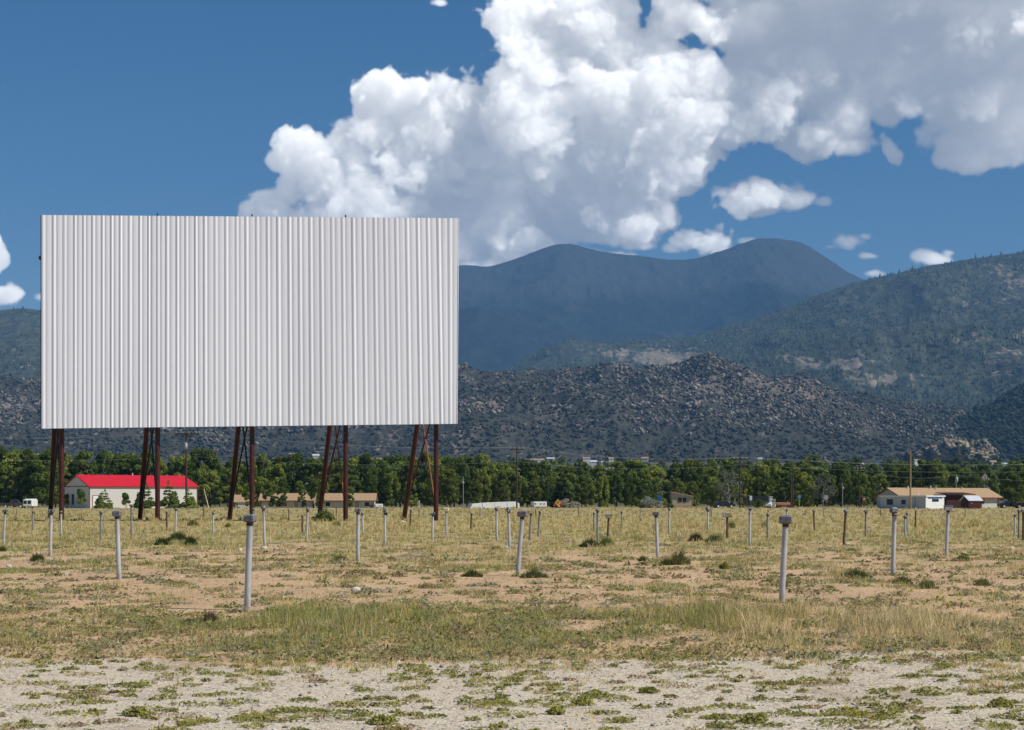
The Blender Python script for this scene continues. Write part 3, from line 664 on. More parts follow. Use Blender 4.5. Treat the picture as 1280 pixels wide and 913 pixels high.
# ------------------------------------------------------------------ plants
M_leaf = leafy('tree_leaves', .36); M_blade = leafy('grass_blades', .30, .9)
M_bark = plain('bark', (.12,.09,.065), (.07,.055,.04), 5, .9)
def leaf_quads(c, size, nrm, tint, rng, jitter=.9, aspect=1.5):
    n = len(c); d = nrm+rng.normal(0, jitter*.85, (n,3)); d /= np.linalg.norm(d, axis=1)[:,None]+1e-9
    a = np.cross(d, rng.normal(0,1,(n,3))); a /= np.linalg.norm(a, axis=1)[:,None]+1e-9; b = np.cross(d, a)
    s = size[:,None]*.5
    v = np.stack([c-a*s*aspect, c-b*s*.7, c+a*s*aspect, c+b*s*.7], 1).reshape(-1,3)
    return v, np.repeat(tint, 4, axis=0)
GREENS = np.array([(.155,.205,.046),(.185,.235,.052),(.220,.265,.060),(.128,.178,.044)])
def crown_mesh(name, seed, h, w, kind='broad', n_leaf=3200, lsize=.42, tints=GREENS):
    rng = np.random.default_rng(seed); cs = []; rs = []
    if kind == 'broad':
        n = 40
        for i in range(n):
            z = rng.uniform(.14, .97); prof = math.sin(math.pi*min(1, (z*.86+.12)))**.55
            a = rng.uniform(0, 2*math.pi); q = math.sqrt(rng.uniform(.15,1))*w*.5*prof*.86
            cs.append((q*math.cos(a), q*math.sin(a), z*h)); rs.append(rng.uniform(.075,.155)*w)
        cs.append((0,0,h*.95)); rs.append(.13*w)
    elif kind == 'conifer':
        for z in np.linspace(.06, .97, 15):
            rr = w*.5*(1-z)**.85+.05
            for k in range(max(2, int(7*(1-z)+2))):
                a = rng.uniform(0, 2*math.pi); cs.append((rr*.75*math.cos(a), rr*.75*math.sin(a), z*h+rng.uniform(-.05,.05)*h)); rs.append(max(.12, rr*.38))
    elif kind == 'small':
        for i in range(9):
            a = rng.uniform(0, 2*math.pi); z = rng.uniform(.32, .92); q = rng.uniform(.1,.5)*w*.62*math.sin(math.pi*(z*.8+.12)); cs.append((q*math.cos(a), q*math.sin(a), z*h)); rs.append(rng.uniform(.16,.26)*w)
    elif kind == 'shrub':
        for i in range(12):
            a = rng.uniform(0, 2*math.pi); q = math.sqrt(rng.random())*w*.40; z = rng.uniform(.2,.8)*(1-(q/(w*.5))**2*.6); cs.append((q*math.cos(a), q*math.sin(a), z*h)); rs.append(rng.uniform(.12,.22)*min(w, h*1.6))
    cs = np.array(cs); rs = np.array(rs); wgt = rs**2/np.sum(rs**2)
    pick = rng.choice(len(cs), n_leaf, p=wgt)
    d = rng.normal(0, 1, (n_leaf,3)); d /= np.linalg.norm(d, axis=1)[:,None]
    flat = np.array([1,1,.45]) if kind == 'conifer' else np.array([1,1,.85])
    c = cs[pick]+d*flat*(rs[pick]*rng.uniform(.45,1.12,n_leaf)**.6)[:,None]
    ct = tints[rng.integers(0, len(tints), len(cs))]
    t = ct[pick]*rng.uniform(.75,1.3,(n_leaf,1))
    sz = lsize*rng.uniform(.6,1.35,n_leaf)
    keep = c[:,2] > .02*h
    v, tt = leaf_quads(c[keep], sz[keep], d[keep], t[keep], rng)
    return quick_mesh(name, v, 4, np.arange(len(v)), tt)
def trunk_mb(h, r, seed, limbs=5, spread=.3):
    q = random.Random(seed); b = MB(); p = Vector((0,0,-.3)); rr = r
    pts = [p]
    for k in range(5):
        p = p+Vector((q.uniform(-.05,.05)*h*.3, q.uniform(-.05,.05)*h*.3, h*.19)); pts.append(p); b.tube(pts[-2], p, rr, rr*.78, 8, False); rr *= .78
    for k in range(limbs):
        s = pts[1+k%4]; a = q.uniform(0, 6.28); e = s+Vector((math.cos(a)*h*spread, math.sin(a)*h*spread, h*q.uniform(.18,.34)))
        b.tube(s, e, r*.42, r*.1, 6, False)
    return b
TREES = {}
def tree_kind(key, seed, h, w, kind, n_leaf, lsize, tints=GREENS, bark=None):
    TREES[key] = (crown_mesh(key+'_crown', seed, h, w, kind, n_leaf, lsize, tints), trunk_mb(h*.8, .035*h*.6, seed), h, bark or M_bark)
TRUNKS = {}
def put_tree(key, name, loc, height, label, cat='tree', group=None, wide=1., rz=0.):
    me, tb, h0, bark = TREES[key]
    root = thing(name, label, cat, loc, rz, group); s = height/h0; root.scale = (s*wide, s*wide, s)
    link('crown', me, M_leaf, root)
    if key not in TRUNKS: TRUNKS[key] = tb.build('trunk', bark, root).data
    else: link('trunk', TRUNKS[key], None, root)
    return root
DARK = GREENS*.74; LIME = GREENS*np.array([1.30,1.22,1.05]); SILV = np.array([(.34,.35,.27),(.42,.42,.34),(.26,.275,.21)]); OLIV = np.array([(.17,.165,.10),(.12,.13,.07),(.20,.19,.125)])
FIR = np.array([(.030,.050,.022),(.042,.064,.027),(.055,.078,.032)]); YEL = GREENS*np.array([1.40,1.28,1.0])
for i, (sd, tn) in enumerate(((1,GREENS),(2,GREENS),(3,DARK),(4,DARK),(5,LIME),(6,YEL*.8))):
    tree_kind(f'broad{i}', sd, 10., (7.6,6.2,8.4,5.4,7.2,4.8)[i], 'broad', 6500, .36, tn)
tree_kind('bare', 15, 10., 7.5, 'broad', 900, .34, SILV*.6, plain('pale_bark', (.34,.31,.27), (.22,.2,.18), 5, .9))
tree_kind('fir', 8, 10., 4.6, 'conifer', 3800, .34, FIR*.75)
tree_kind('spruce', 9, 5., 3.5, 'conifer', 4200, .22, GREENS*1.05)
tree_kind('young', 10, 3., 2.0, 'small', 2600, .16, GREENS*1.05)
tree_kind('olive', 12, 3., 3.4, 'shrub', 1500, .20, SILV)
tree_kind('brush', 13, 2.5, 3.2, 'shrub', 1200, .22, DARK)
for i in range(3): tree_kind(f'far{i}', 20+i, 10., 8.5, 'broad', 900, .8, (GREENS, DARK, FIR*1.2)[i])
KIND_LABEL = {'broad0':'mid green cottonwood in the dense tree belt behind the field','broad1':'bushy green cottonwood of the tree belt along the field\'s far edge',
 'broad2':'dark green broad tree standing among lighter ones in the tree belt','broad3':'deep green round tree in the tree belt behind the field','broad4':'bright green willow-like tree in the tree belt','broad5':'yellowish green tree in the tree belt behind the field'}
TOPS = [(-160,566),(0,565),(40,562),(100,568),(150,570),(200,566),(260,570),(300,572),(360,577),(420,575),(480,574),(530,573),(580,577),(640,580),(700,583),(760,584),(820,584),(880,583),(940,580),(1000,581),(1060,584),(1120,585),(1150,577),(1180,585),(1220,590),(1240,585),(1280,588),(1440,580)]
tx = [a for a, b in TOPS]; ty = [b for a, b in TOPS]
def make_belt():
    r = random.Random(21); n = 0
    for row, (d0, gap, lo, hi) in enumerate(((345,3.3,.60,.88),(366,3.6,.84,1.05),(392,4.0,.98,1.14))):
        x = -175*d0/FPX*5.0
        x = (-150-CX)*d0/FPX
        while x < (1430-CX)*d0/FPX:
            d = d0+r.uniform(-7,7); px = CX+x*FPX/d
            tgt = float(np.interp(px, tx, ty))
            h = (high(tgt, d)-gz(d))*r.uniform(lo, hi)*(.80+.38*float(vn(px*1., row*300., 42., 3)))
            if row == 0 and (80 < px < 250 or 1095 < px < 1262): x += 2.5; continue
            key = r.choices(['broad0','broad1','broad2','broad3','broad4','broad5'], (6,6,4,4,4,2.2))[0]
            o = put_tree(key, 'cottonwood_tree', at(px, d)-Vector((0,0,.2)), max(3.2, h), KIND_LABEL[key], 'tree', 'trees of the belt behind the field', r.choice((.62,.8,.95,1.1,1.3)), r.uniform(0,6.28))
            x += gap*r.uniform(.7,1.35); n += 1
    return n
make_belt()
def T(key, name, px, yt, d, label, wide=1., group=None, cat='tree', drop=.1):
    p = at(px, d)-Vector((0,0,drop)); return put_tree(key, name, p, high(yt, d)-p.z, label, cat, group, wide, rnd.uniform(0,6.28))
T('fir','fir_tree',701,584,333,'tall dark fir rising behind the red car',1.2)
T('bare','bare_tree',912,588,337,'greyish half-bare tree left of the brown utility pole',1.1)
T('bare','bare_tree',1028,594,338,'grey-twigged tree behind the stop sign',1.1)
T('bare','bare_tree',843,602,342,'thin grey-topped tree behind the small tan cottage',.7)
T('spruce','spruce_tree',596,618,334,'tiny blue-green spruce behind the long white trailer',1.0)
T('fir','fir_tree',1153,574,372,'dark pointed tree overtopping the belt behind the tan-roofed house',1.5)
for px, yt, w, lab in ((102,611,1.0,'round young tree in front of the shed\'s grey gable end'),(157.5,616,1.05,'small round dark tree before the middle of the shed\'s long wall')):
    T('young','young_tree',px,yt,302,lab,w*1.0,'trees planted around the red-roofed shed')
for px, yt, w, lab in ((129.5,609,1.25,'broad cone-shaped tree beside the shed\'s white door'),(181,600,1.1,'conifer behind the screen\'s second raking leg by the shed'),(212,598,1.0,'tallest, clearly tiered conifer against the shed\'s long wall'),(236,609,1.15,'conifer at the shed\'s far right corner, behind the transformer pole')):
    T('spruce','ornamental_conifer',px,yt,303,lab,w,'trees planted around the red-roofed shed')
for px, yt, w, lab in ((312,604,1.0,'leafy tree before the left end of the tan-roofed houses'),(338,602,.95,'leafy tree hiding the left part of a tan roof'),(352,609,.9,'lower tree standing before the first tan roof'),(378,612,.8,'small tree at the right end of the first tan roof'),(397,600,1.0,'taller tree in the gap between two tan roofs'),(437,609,.8,'slim tree standing before the second tan roof')):
    T('broad1','cottonwood_tree',px,yt,319,lab,w*1.0,'trees around the tan-roofed houses')
T('young','young_tree',84,618,318,'dark bushy tree at the shed\'s left rear corner',1.6)
for px, yt, w, lab in ((806,622,1.0,'smaller silvery shrub left of the pale one by the blue sign'),(814.5,616.5,1.25,'largest silvery shrub, just left of the blue sign'),(711,620,1.35,'grey-green dome-shaped shrub behind the red car')):
    T('olive','silver_shrub',px,yt,318,lab,w,None,'shrub')
for px, yt, w, lab in ((838,628,1.0,'low dark bush at the left foot of the tan cottage'),(948,622,1.3,'dark bush below the small white sign'),(800,628,.8,'dark low bush at the left end of the silvery shrubs')):
    T('brush','bush',px,yt,317,lab,w,None,'bush')
def make_far_trees():
    r = random.Random(5)
    for i in range(190):
        px = -120+1520*(i+r.random())/190; d = r.choice((560,700,860,1050,1250,1400)); row = r.uniform(571,580) if r.random() < .35 else r.uniform(577,586)
        p = at(px, d); h = high(row, d)-p.z
        if not 3 < h < 19: h = r.uniform(6,12)
        k = r.randrange(3)
        put_tree(f'far{k}', 'distant_tree', p-Vector((0,0,.2)), h, ('rounded bluish tree far off beyond the tree belt','dark rounded tree far off on the valley floor','near-black tree far off below the foothills')[k], 'tree', 'far trees on the valley floor', r.uniform(.8,1.3), r.uniform(0,6.28))
make_far_trees()

# ------------------------------------------------------------------ buildings
M_beige = plain('beige_siding', (.63,.605,.56), (.57,.545,.50), 4, .7, stretch=(6,6,.2))
M_redroof = plain('red_metal_roof', (.62,.015,.03), (.56,.012,.026), 1, .55)
M_trimred = plain('dark_red_trim', (.22,.03,.02), None, 4, .6)
M_glass = plain('dark_glass', (.02,.025,.03), None, 2, .15)
M_wht = plain('white_paint', (.78,.78,.78), (.7,.7,.7), 2, .5)
M_tanroof = plain('tan_shingles', (.43,.29,.165), (.36,.24,.135), 3, .85)
M_redwood = plain('dark_red_boards', (.075,.017,.013), (.05,.012,.010), 5, .8, stretch=(6,6,.3))
M_porch = plain('shaded_porch_boards', (.045,.012,.010), (.03,.010,.008), 5, .85, stretch=(6,6,.3))  # red boards darkened, the porch shadow is put into their colour
M_pale = plain('pale_wall', (.55,.53,.50), (.45,.43,.40), 2, .75)
M_cinder = plain('grey_block', (.34,.33,.32), (.27,.26,.25), 3, .85)
M_tar = plain('asphalt', (.055,.055,.058), (.04,.04,.042), 2, .9)
M_blue = plain('blue_paint', (.03,.12,.32), None, 2, .5)
M_red = plain('red_car_paint', (.55,.012,.02), (.45,.01,.016), 2, .3)
M_silv = plain('metal_roof', (.70,.72,.75), (.62,.64,.67), 2, .45, .2)
M_yel = plain('yellow_paint', (.72,.50,.04), None, 2, .5)
M_bcar = plain('dark_car_paint', (.02,.024,.032), None, 2, .3)
M_tyre = plain('tyre', (.02,.02,.02), None, 5, .8)
M_brick = plain('brick_red', (.28,.11,.07), None, 3, .85)

def house(name, label, loc, ang, L, D, he, hr, wall, roof, over=.35, end_wall=None, trim=None, cat='house', base=None):
    """a gabled building; its front runs from loc along ang (degrees), depth goes back to the left of that"""
    root = thing(name, label, cat, loc, R(ang))
    b = MB(); b.box((L/2, D/2, he/2), (L, D, he)); b.build('wall', wall, root)
    for x0, x1 in ((0,.12),(L-.12,L)):
        g = MB(); g.poly([(x0,.0,he),(x0,D,he),(x0,D/2,hr-.06)], (x1-x0,0,0)); g.build('gable', end_wall or wall, root)
    t = .12; o = over; k = (hr-he)/(D/2); y0 = -o; z0 = he-o*k
    rf = MB()
    rf.poly([(-o,y0,z0),(-o,D/2,hr),(-o,D/2,hr+t),(-o,y0,z0+t)], (L+2*o,0,0))
    rf.poly([(-o,D+o,z0),(-o,D+o,z0+t),(-o,D/2,hr+t),(-o,D/2,hr)], (L+2*o,0,0))
    roof_o = rf.build('roof', roof, root)
    if trim:
        m = MB(); m.box((L/2, y0+.02, z0+.02), (L+2*o, .06, .16)); m.build('fascia', trim, root)
        for x in (-o,):
            m = MB(); m.tube((x-.03,y0,z0+.05), (x-.03,D/2,hr+.05), .07, n=4); m.build('barge_board', trim, root)
            m = MB(); m.tube((x-.03,D+o,z0+.05), (x-.03,D/2,hr+.05), .07, n=4); m.build('barge_board', trim, root)
        for x in (-.02, L+.02):
            m = MB(); m.box((x, -.03, he/2-.05), (.16,.12,he-.12)); m.build('corner_trim', trim, root)
    return root, roof_o
def opening(root, name, x, z, w, h, mat, y=0, frame=None, side='front', out=.03):
    """a door or window with a frame on the front (y=0) or on the left end (x=0)"""
    def B(cx, cz, ww, hh, dep):
        return MB().box((cx, y-dep/2, cz), (ww, dep, hh)) if side == 'front' else MB().box((y-dep/2, cx, cz), (dep, ww, hh))
    o = B(x, z, w, h, out).build(name, mat, root)
    if frame:
        f = MB()
        for (cx, cz, ww, hh) in ((x-w/2-.04,z,.08,h+.16),(x+w/2+.04,z,.08,h+.16),(x,z+h/2+.04,w,.08),(x,z-h/2-.04,w,.08)):
            for k in (B(cx, cz, ww, hh, out+.03),): f.add(k.v, k.f)
        f.build('frame', frame, o)
    return o
# the red-roofed shed: its corner nearest the camera is at column 112
A = at(112,310); ang = math.degrees(math.atan2(6.9,9))
shed, sroof = house('metal_shed', 'long beige metal shed with a bright red roof and grey gable end', A-Vector((0,0,.2)), ang, 21.6, 11.3, 4.2, 6.25, M_beige, M_redroof, .25, M_beige, M_trimred, 'shed')
opening(shed, 'door', 1.3, 1.35, 1.3, 2.3, M_wht, 0, M_trimred)
opening(shed, 'window', 7.4, 1.8, .9, 1.8, M_glass, 0, M_trimred, 'end')
MB().box((-.04,5.65,4.2),(.06,11.3,.14)).build('gable_trim', M_trimred, shed)
MB().tube((11,5.6,6.2),(11,5.6,6.75),.12,n=8).build('vent_pipe', M_silv, sroof)
# white flat-roofed cabin on the right
A = at(1157,300); phi = 38
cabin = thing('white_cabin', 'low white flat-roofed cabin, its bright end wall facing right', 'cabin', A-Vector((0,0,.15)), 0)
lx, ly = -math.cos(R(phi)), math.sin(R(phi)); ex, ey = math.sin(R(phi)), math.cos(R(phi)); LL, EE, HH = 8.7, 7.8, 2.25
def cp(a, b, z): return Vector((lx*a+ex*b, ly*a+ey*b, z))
MB().poly([cp(0,0,0), cp(0,EE,0), cp(LL,EE,0), cp(LL,0,0)], (0,0,HH)).build('wall', plain('shade_grey_siding', (.50,.50,.54), (.43,.43,.47), 4, .7, stretch=(1,1,6)), cabin)  # white cabin's long wall coloured grey to carry its shade
rf = MB().poly([cp(-.2,-.2,HH), cp(-.2,EE+.2,HH), cp(LL+.2,EE+.2,HH), cp(LL+.2,-.2,HH)], (0,0,.22)).build('roof', M_wht, cabin)
MB().tube(cp(2.2,1.5,HH+.2), cp(2.2,1.5,HH+.75), .13, n=8).build('chimney', M_silv, rf)
def cpanel(a0, a1, z0, z1, name, mat, end=False, out=.03):
    if end: p = [cp(-out,a0,z0), cp(-out,a1,z0), cp(-out,a1,z1), cp(-out,a0,z1)]; e = cp(out,0,0)
    else: p = [cp(a0,-out,z0), cp(a1,-out,z0), cp(a1,-out,z1), cp(a0,-out,z1)]; e = cp(0,out,0)
    return MB().poly(p, e).build(name, mat, cabin)
cpanel(.02,7.78,.02,2.24,'end_wall',M_wht,True,.02)  # thin white overlay, the lit copy beside the shade-greyed wall
w = cpanel(6.2,7.4,.8,1.8,'window',M_glass); w = cpanel(3.8,4.6,.9,1.7,'window',M_glass); cpanel(1.9,2.05,.1,2.1,'downpipe',M_cinder,False,.08)
cpanel(2.6,5.4,1.35,1.85,'window',M_glass,True,.04); cpanel(.9,6.9,1.9,2.12,'awning_strip',M_blue,True,.05)
# tan-roofed long house behind
A = at(1127,309)
lh, lroof = house('ranch_house', 'long low house with a tan roof and shaded porch wall', A-Vector((0,0,.15)), 33, 25.5, 6.2, 2.35, 3.8, M_pale, M_tanroof, .7, M_pale, M_trimred)
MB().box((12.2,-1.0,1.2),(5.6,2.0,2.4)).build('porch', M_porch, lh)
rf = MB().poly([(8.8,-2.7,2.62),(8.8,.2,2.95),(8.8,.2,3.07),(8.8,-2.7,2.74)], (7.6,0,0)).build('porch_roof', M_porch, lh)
opening(lh, 'window', 16.8, 1.6, 1.6, .9, M_glass, 0, M_wht)
opening(lh, 'window', 21.2, 1.4, 1.2, 1.0, M_glass, 0, M_wht)
for x, h in ((4.3,.5),(10.2,.6),(11.6,.45),(18.5,.3)):
    MB().tube((x,2.6,3.4),(x,2.6,3.75+h),.11,n=8).build('vent_pipe', M_silv, lroof)
# little red shed with a white roof in front of it
A = at(1211,299)
rs, _ = house('garden_shed', 'small dark red garden shed with a white metal roof', A-Vector((0,0,.1)), 20, 2.7, 2.4, 1.55, 2.25, M_redwood, M_silv, .18, M_redwood, None, 'shed')
opening(rs, 'door', 1.5, .75, 1.0, 1.4, M_redwood, 0, M_trimred); MB().box((.55,-.03,1.05),(.35,.06,.14)).build('plate', M_tan, rs)
# small tan cottage with a slanted roof
A = at(840.5,322); ct = thing('tan_cottage', 'small tan cottage with a slanting roof and one shuttered window', 'cottage', A-Vector((0,0,.1)), 0)
Wc = 3.75
MB().poly([(0,0,0),(Wc,0,0),(Wc,0,2.25),(0,0,3.0)], (0,4,0)).build('wall', plain('tan_stucco', (.42,.38,.30), (.36,.32,.26), 3, .85), ct)
MB().poly([(-.25,-.35,3.04),(Wc+.25,-.35,2.2),(Wc+.25,-.35,2.36),(-.25,-.35,3.2)], (0,4.7,0)).build('roof', M_tanroof, ct)
MB().box((Wc/2,-.06,.32),(Wc+.05,.12,.64)).build('plinth', M_tanroof, ct)
wn = MB().box((1.85,-.03,1.62),(.75,.06,.75)).build('window', M_glass, ct); MB().box((1.85,-.05,1.62),(.05,.07,.75)).build('mullion', M_wht, wn)
for x in (1.28,2.42): MB().box((x,-.04,1.62),(.36,.08,.85)).build('shutter', M_redwood, ct)
MB().box((Wc+.12,-.05,1.5),(.08,.08,1.4)).build('downpipe', M_tan, ct)
MB().poly([(-1.7,.3,0),(-.05,.3,0),(-.05,.3,.95),(-1.7,.3,.25)], (0,2.5,0)).build('lean_to', M_brick, ct)
# two tan-roofed houses behind the screen
for px0, px1, d, nm, win, lab in ((326,391,326,'tan_house',(2.,4.5,8.2),'tan-roofed house half hidden by trees, left of the fourth raking leg'),(402,467,324,'tan_house',(1.2,5.4,8.6),'tan-roofed house behind the fourth upright leg')):
    L = (px1-px0)*d/FPX
    hs, hr_ = house(nm, lab, at(px0,d)-Vector((0,0,.3)), 2, L, 7, 1.75, 3.0, M_pale, M_tanroof, .45, M_pale, M_trimred)
    for x in win: opening(hs, 'window', x, 1.0, .9, .8, M_glass, 0, M_wht)
    opening(hs, 'door', L*.68, .9, .9, 1.7, M_cinder, 0, M_wht)
hs, _ = house('garage', 'grey garage with a tan gable beside the third upright leg', at(294,326)-Vector((0,0,.3)), 8, 3.2, 3.6, 1.5, 2.7, M_cinder, M_tanroof, .25, M_tan, None, 'garage')
opening(hs, 'garage_door', 1.6, .75, 1.9, 1.3, M_pale, 0, M_wht)
# long white trailer and neighbours
def trailer(name, label, px0, px1, yt, d, m, cat='trailer'):
    a = at(px0,d); L = (px1-px0)*d/FPX; H = high(yt,d)-a.z
    o = thing(name, label, cat, a, R(12))
    MB().box((L/2,1.3,H*.56),(L,2.6,H*.88),0,.12).build('body', m, o)
    MB().box((L/2,1.3,H+.04),(L*.99,2.5,.08)).build('roof', M_wht, o)
    for x in (L*.3, L*.36): 
        wv = MB(); wv.tube((x,.02,.3),(x,.28,.3),.3,n=14); wv.build('wheel', M_tyre, o)
    for x in (.15,.55,.8): MB().box((L*x,-.02,H*.68),(L*.07,.06,H*.2)).build('window', M_glass, o)
    MB().tube((-.9,1.3,.4),(0.05,1.3,.4),.07,n=6).build('tow_bar', M_dark, o)
    return o
tr = thing('greenhouse_tunnel', 'long low white tunnel with a sloping left end beyond the field', 'greenhouse', at(588,322), R(16))
Lt = 64*322/FPX
MB().poly([(0,0,0),(Lt,0,0),(Lt,0,.85),(Lt*.92,0,1.2),(Lt*.45,0,1.05),(.4,0,.75)], (0,3.2,0)).build('cover', M_wht, tr)
for x in (.25,.5,.75): MB().box((Lt*x,-.03,.55),(.05,.06,.95)).build('rib', M_silv, tr)
trailer('travel_trailer','small white and blue trailer between the tunnel and the yellow sign',667,684,627.5,322,M_wht)
trailer('flatbed_trailer','low white flat trailer right of the tan-roofed houses',468,479,630.5,322,M_wht)
# vehicles
def car(label, px, d, m, rz=0, s=1., van=False, name='parked_car', cat='car', pick=False):
    o = thing(name, label, cat, at(px,d), rz)
    if van: prof = [(-2.3,.35),(2.3,.35),(2.3,.95),(2.05,1.1),(1.6,1.95),(1.2,2.05),(-2.25,2.05),(-2.3,1.9)]
    elif pick: prof = [(-2.6,.4),(2.5,.4),(2.55,.85),(2.4,.98),(1.3,1.05),(.8,1.68),(-.35,1.72),(-.6,1.05),(-2.6,1.02)]
    else: prof = [(-2.2,.35),(2.2,.35),(2.25,.62),(2.1,.78),(1.05,.92),(.45,1.38),(-.9,1.42),(-1.6,.98),(-2.15,.92),(-2.25,.6)]
    MB().poly([(x*s,-.82*s,z*s) for x, z in prof], (0,1.64*s,0)).build('body', m, o)
    if van: gl = [[(1.25,1.15),(1.75,1.15),(1.42,1.85),(1.25,1.85)],[(-.2,1.15),(1.0,1.15),(1.0,1.8),(-.2,1.8)]]
    elif pick: gl = [[(-.25,1.1),(.95,1.1),(.66,1.6),(-.2,1.62)]]
    else: gl = [[(.05,.95),(.92,.95),(.40,1.31),(.05,1.33)],[(-1.35,.98),(-.05,.95),(-.05,1.33),(-.85,1.35)]]
    for g in gl:
        for y in (-.83*s, .80*s):
            MB().poly([(x*s,y,z*s) for x, z in g], (0,.03*s,0)).build('window', M_glass, o)
    for x in (-1.4*s, 1.4*s):
        for y in (-.84*s, .64*s):
            wb = MB().tube((x,y,.34*s),(x,y+.2*s,.34*s),.34*s,n=16).build('wheel', M_tyre, o)
            MB().tube((x,y-.01,.34*s),(x,y+.21*s,.34*s),.19*s,n=12).build('hub', M_silv, wb)
    for y in (-.55*s,.55*s):
        MB().box((prof[2][0]*s,y,.68*s),(.06,.3*s,.14*s)).build('headlight', M_lid, o); MB().box((prof[-1][0]*s,y,.7*s),(.06,.25*s,.14*s)).build('tail_light', M_red, o)
    return o
car('bright red car half hidden by the field grass, right of the yellow sign',708,319,M_red,.1,1.05)
car('dark car in the gap left of the brown utility pole',904,320,M_bcar,.3,.95)
car('dark van under the trees right of the small white sign',950,330,M_bcar,.05,1.1,True,'parked_van','van')
car('white car beside the brown utility pole, mostly cut off by grass',962,318,M_wht,1.2,.9)
car('dark car parked just right of the ranch house',1263,310,M_bcar,.05,1.0)
car('dark pickup parked farthest right',1283,309,M_bcar,-.1,1.0,False,'pickup_truck','pickup',True)
v = thing('white_truck','small white truck seen from behind with two dark rear windows','truck',at(38,312),0)
MB().box((0,0,.95),(1.75,3.6,1.3),0,.12).build('body', M_wht, v); MB().box((.05,.2,1.62),(1.6,2.4,.22),0,.1).build('roof', M_wht, v)
for x in (-.42,.34): MB().box((x,-1.81,1.12),(.56,.05,.62)).build('window', M_glass, v)
for x in (-.7,.7): MB().tube((x-.1,-1.1,.3),(x+.1,-1.1,.3),.32,n=14).build('wheel', M_tyre, v)
MB().box((0,-1.83,.42),(1.7,.08,.16)).build('bumper', M_lid, v)
car('grey pickup beside the white truck, partly behind the grass',17,318,M_tar,.2,.95,False,'pickup_truck','pickup',True)
# ------------------------------------------------------------------ signs and poles
def pole_sign(name, label, px, row_top, d, shape, w, h, m, pm, sym=None, cat='road sign'):
    p = at(px,d); z = high(row_top,d)-p.z; o = thing(name, label, cat, p)
    MB().tube((0,0,-.2),(0,0,z-h*.1),.05,n=8).build('post', pm, o)
    zc = z-h/2; y = -.07
    if shape == 'diamond': pts = [(0,y,zc-h/2),(w/2,y,zc),(0,y,zc+h/2),(-w/2,y,zc)]
    elif shape == 'octagon': pts = [(w/2*math.cos(R(22.5+45*i))*1.08,y,zc+h/2*math.sin(R(22.5+45*i))*1.08) for i in range(8)]
    else: pts = [(-w/2,y,zc-h/2),(w/2,y,zc-h/2),(w/2,y,zc+h/2),(-w/2,y,zc+h/2)]
    b = MB().poly(pts, (0,.03,0)).build('plate', m, o)
    if sym == 'figure':
        s = MB(); s.box((0,y-.008,zc-.02),(.12,.012,.34)); s.box((0,y-.008,zc+.24),(.12,.012,.12)); s.box((.02,y-.016,zc+.06),(.34,.012,.09)); s.build('symbol', M_dark, b)
    if sym == 'band': MB().box((0,y-.01,zc),(w*.62,.012,h*.3)).build('symbol', M_cream, b)
    return o
pole_sign('warning_sign','yellow diamond warning sign with a black mark beside the red car',697.5,624,316,'diamond',1.15,1.3,M_yel,M_lid,'figure')
pole_sign('blue_sign','blue rectangular sign on a post right of the silvery shrubs',824.5,619,316,'rect',.85,1.1,M_blue,M_grey)
pole_sign('blue_marker','small blue sign on a yellow post beside the twin poles',999,619,314,'rect',.5,.65,plain('light_blue_paint',(.10,.32,.62),None,2,.5),M_yel)
pole_sign('stop_sign','pale octagonal back of a stop sign in front of the dark trees',1032.5,619,316,'octagon',.85,.9,M_lid,M_rustp)
pole_sign('red_sign','small red and cream sign left of the white cabin',1080,620.5,316,'rect',.6,1.0,M_brick,M_rustp,'band')
pole_sign('white_sign','small white rectangular sign right of the brown utility pole',938.5,620,318,'rect',.45,.85,M_wht,M_grey)
pole_sign('white_marker','thin white marker post between the fifth leg pair',524,626,312,'rect',.25,.3,M_wht,M_wht,None,'marker post')
def lean(name, label, cat, p0, p1, d, r, m):
    a = at(p0[0],d); b = Vector((at(p1[0],d).x-a.x,0,high(p1[1],d)-a.z)); o = thing(name,label,cat,a)
    MB().tube(-b*.05,b,r,r*.85,8).build('shaft', m, o); MB().tube(b,b*1.03,r*.9,r*.5,8).build('tip', M_lid, o); return o
lean('leaning_timber','thin tan timber leaning left beyond the shed\'s right corner','timber',(261,633),(255,612),308,.10,M_cream)
lean('marker_stake','orange stake leaning left at the cottage\'s right side','stake',(870.5,633),(868.5,625.5),318,.10,M_brick)
mon = thing('stone_pillar','weathered grey gate pillar left of the twin poles','pillar',at(963,317))
MB().box((0,0,1.0),(.62,.5,2.0),.2,.06).build('shaft', M_pale, mon); MB().box((0,0,2.08),(.8,.62,.2),.2,.05).build('cap', M_cinder, mon)
mon = thing('stone_pillar','shorter gate pillar beside the weathered grey one','pillar',at(967.5,317))
MB().box((0,0,.75),(.5,.45,1.5),.1,.06).build('shaft', M_cinder, mon); MB().box((0,0,1.55),(.62,.55,.14),.1,.05).build('cap', M_pale, mon)
hs,_ = house('brick_outbuilding','low brick-red outbuilding left of the twin poles', at(972,328)-Vector((0,0,.2)), 5, 2.6, 2.4, .75, 1.15, M_brick, M_brick, .15, M_brick, None, 'outbuilding')
opening(hs, 'window', 1.2, .5, .5, .3, M_glass, 0, M_wht)
M_ptar = plain('creosote_pole', (.075,.045,.035), (.045,.03,.022), 4, .85, stretch=(1,1,.1)); M_ptan = plain('new_pole', (.36,.25,.13), (.27,.18,.09), 4, .85, stretch=(1,1,.1)); M_pgry = plain('grey_pole', (.26,.25,.25), None, 4, .8)
M_ins = plain('insulator', (.40,.40,.43), None, 9, .3)
ARMS = {}
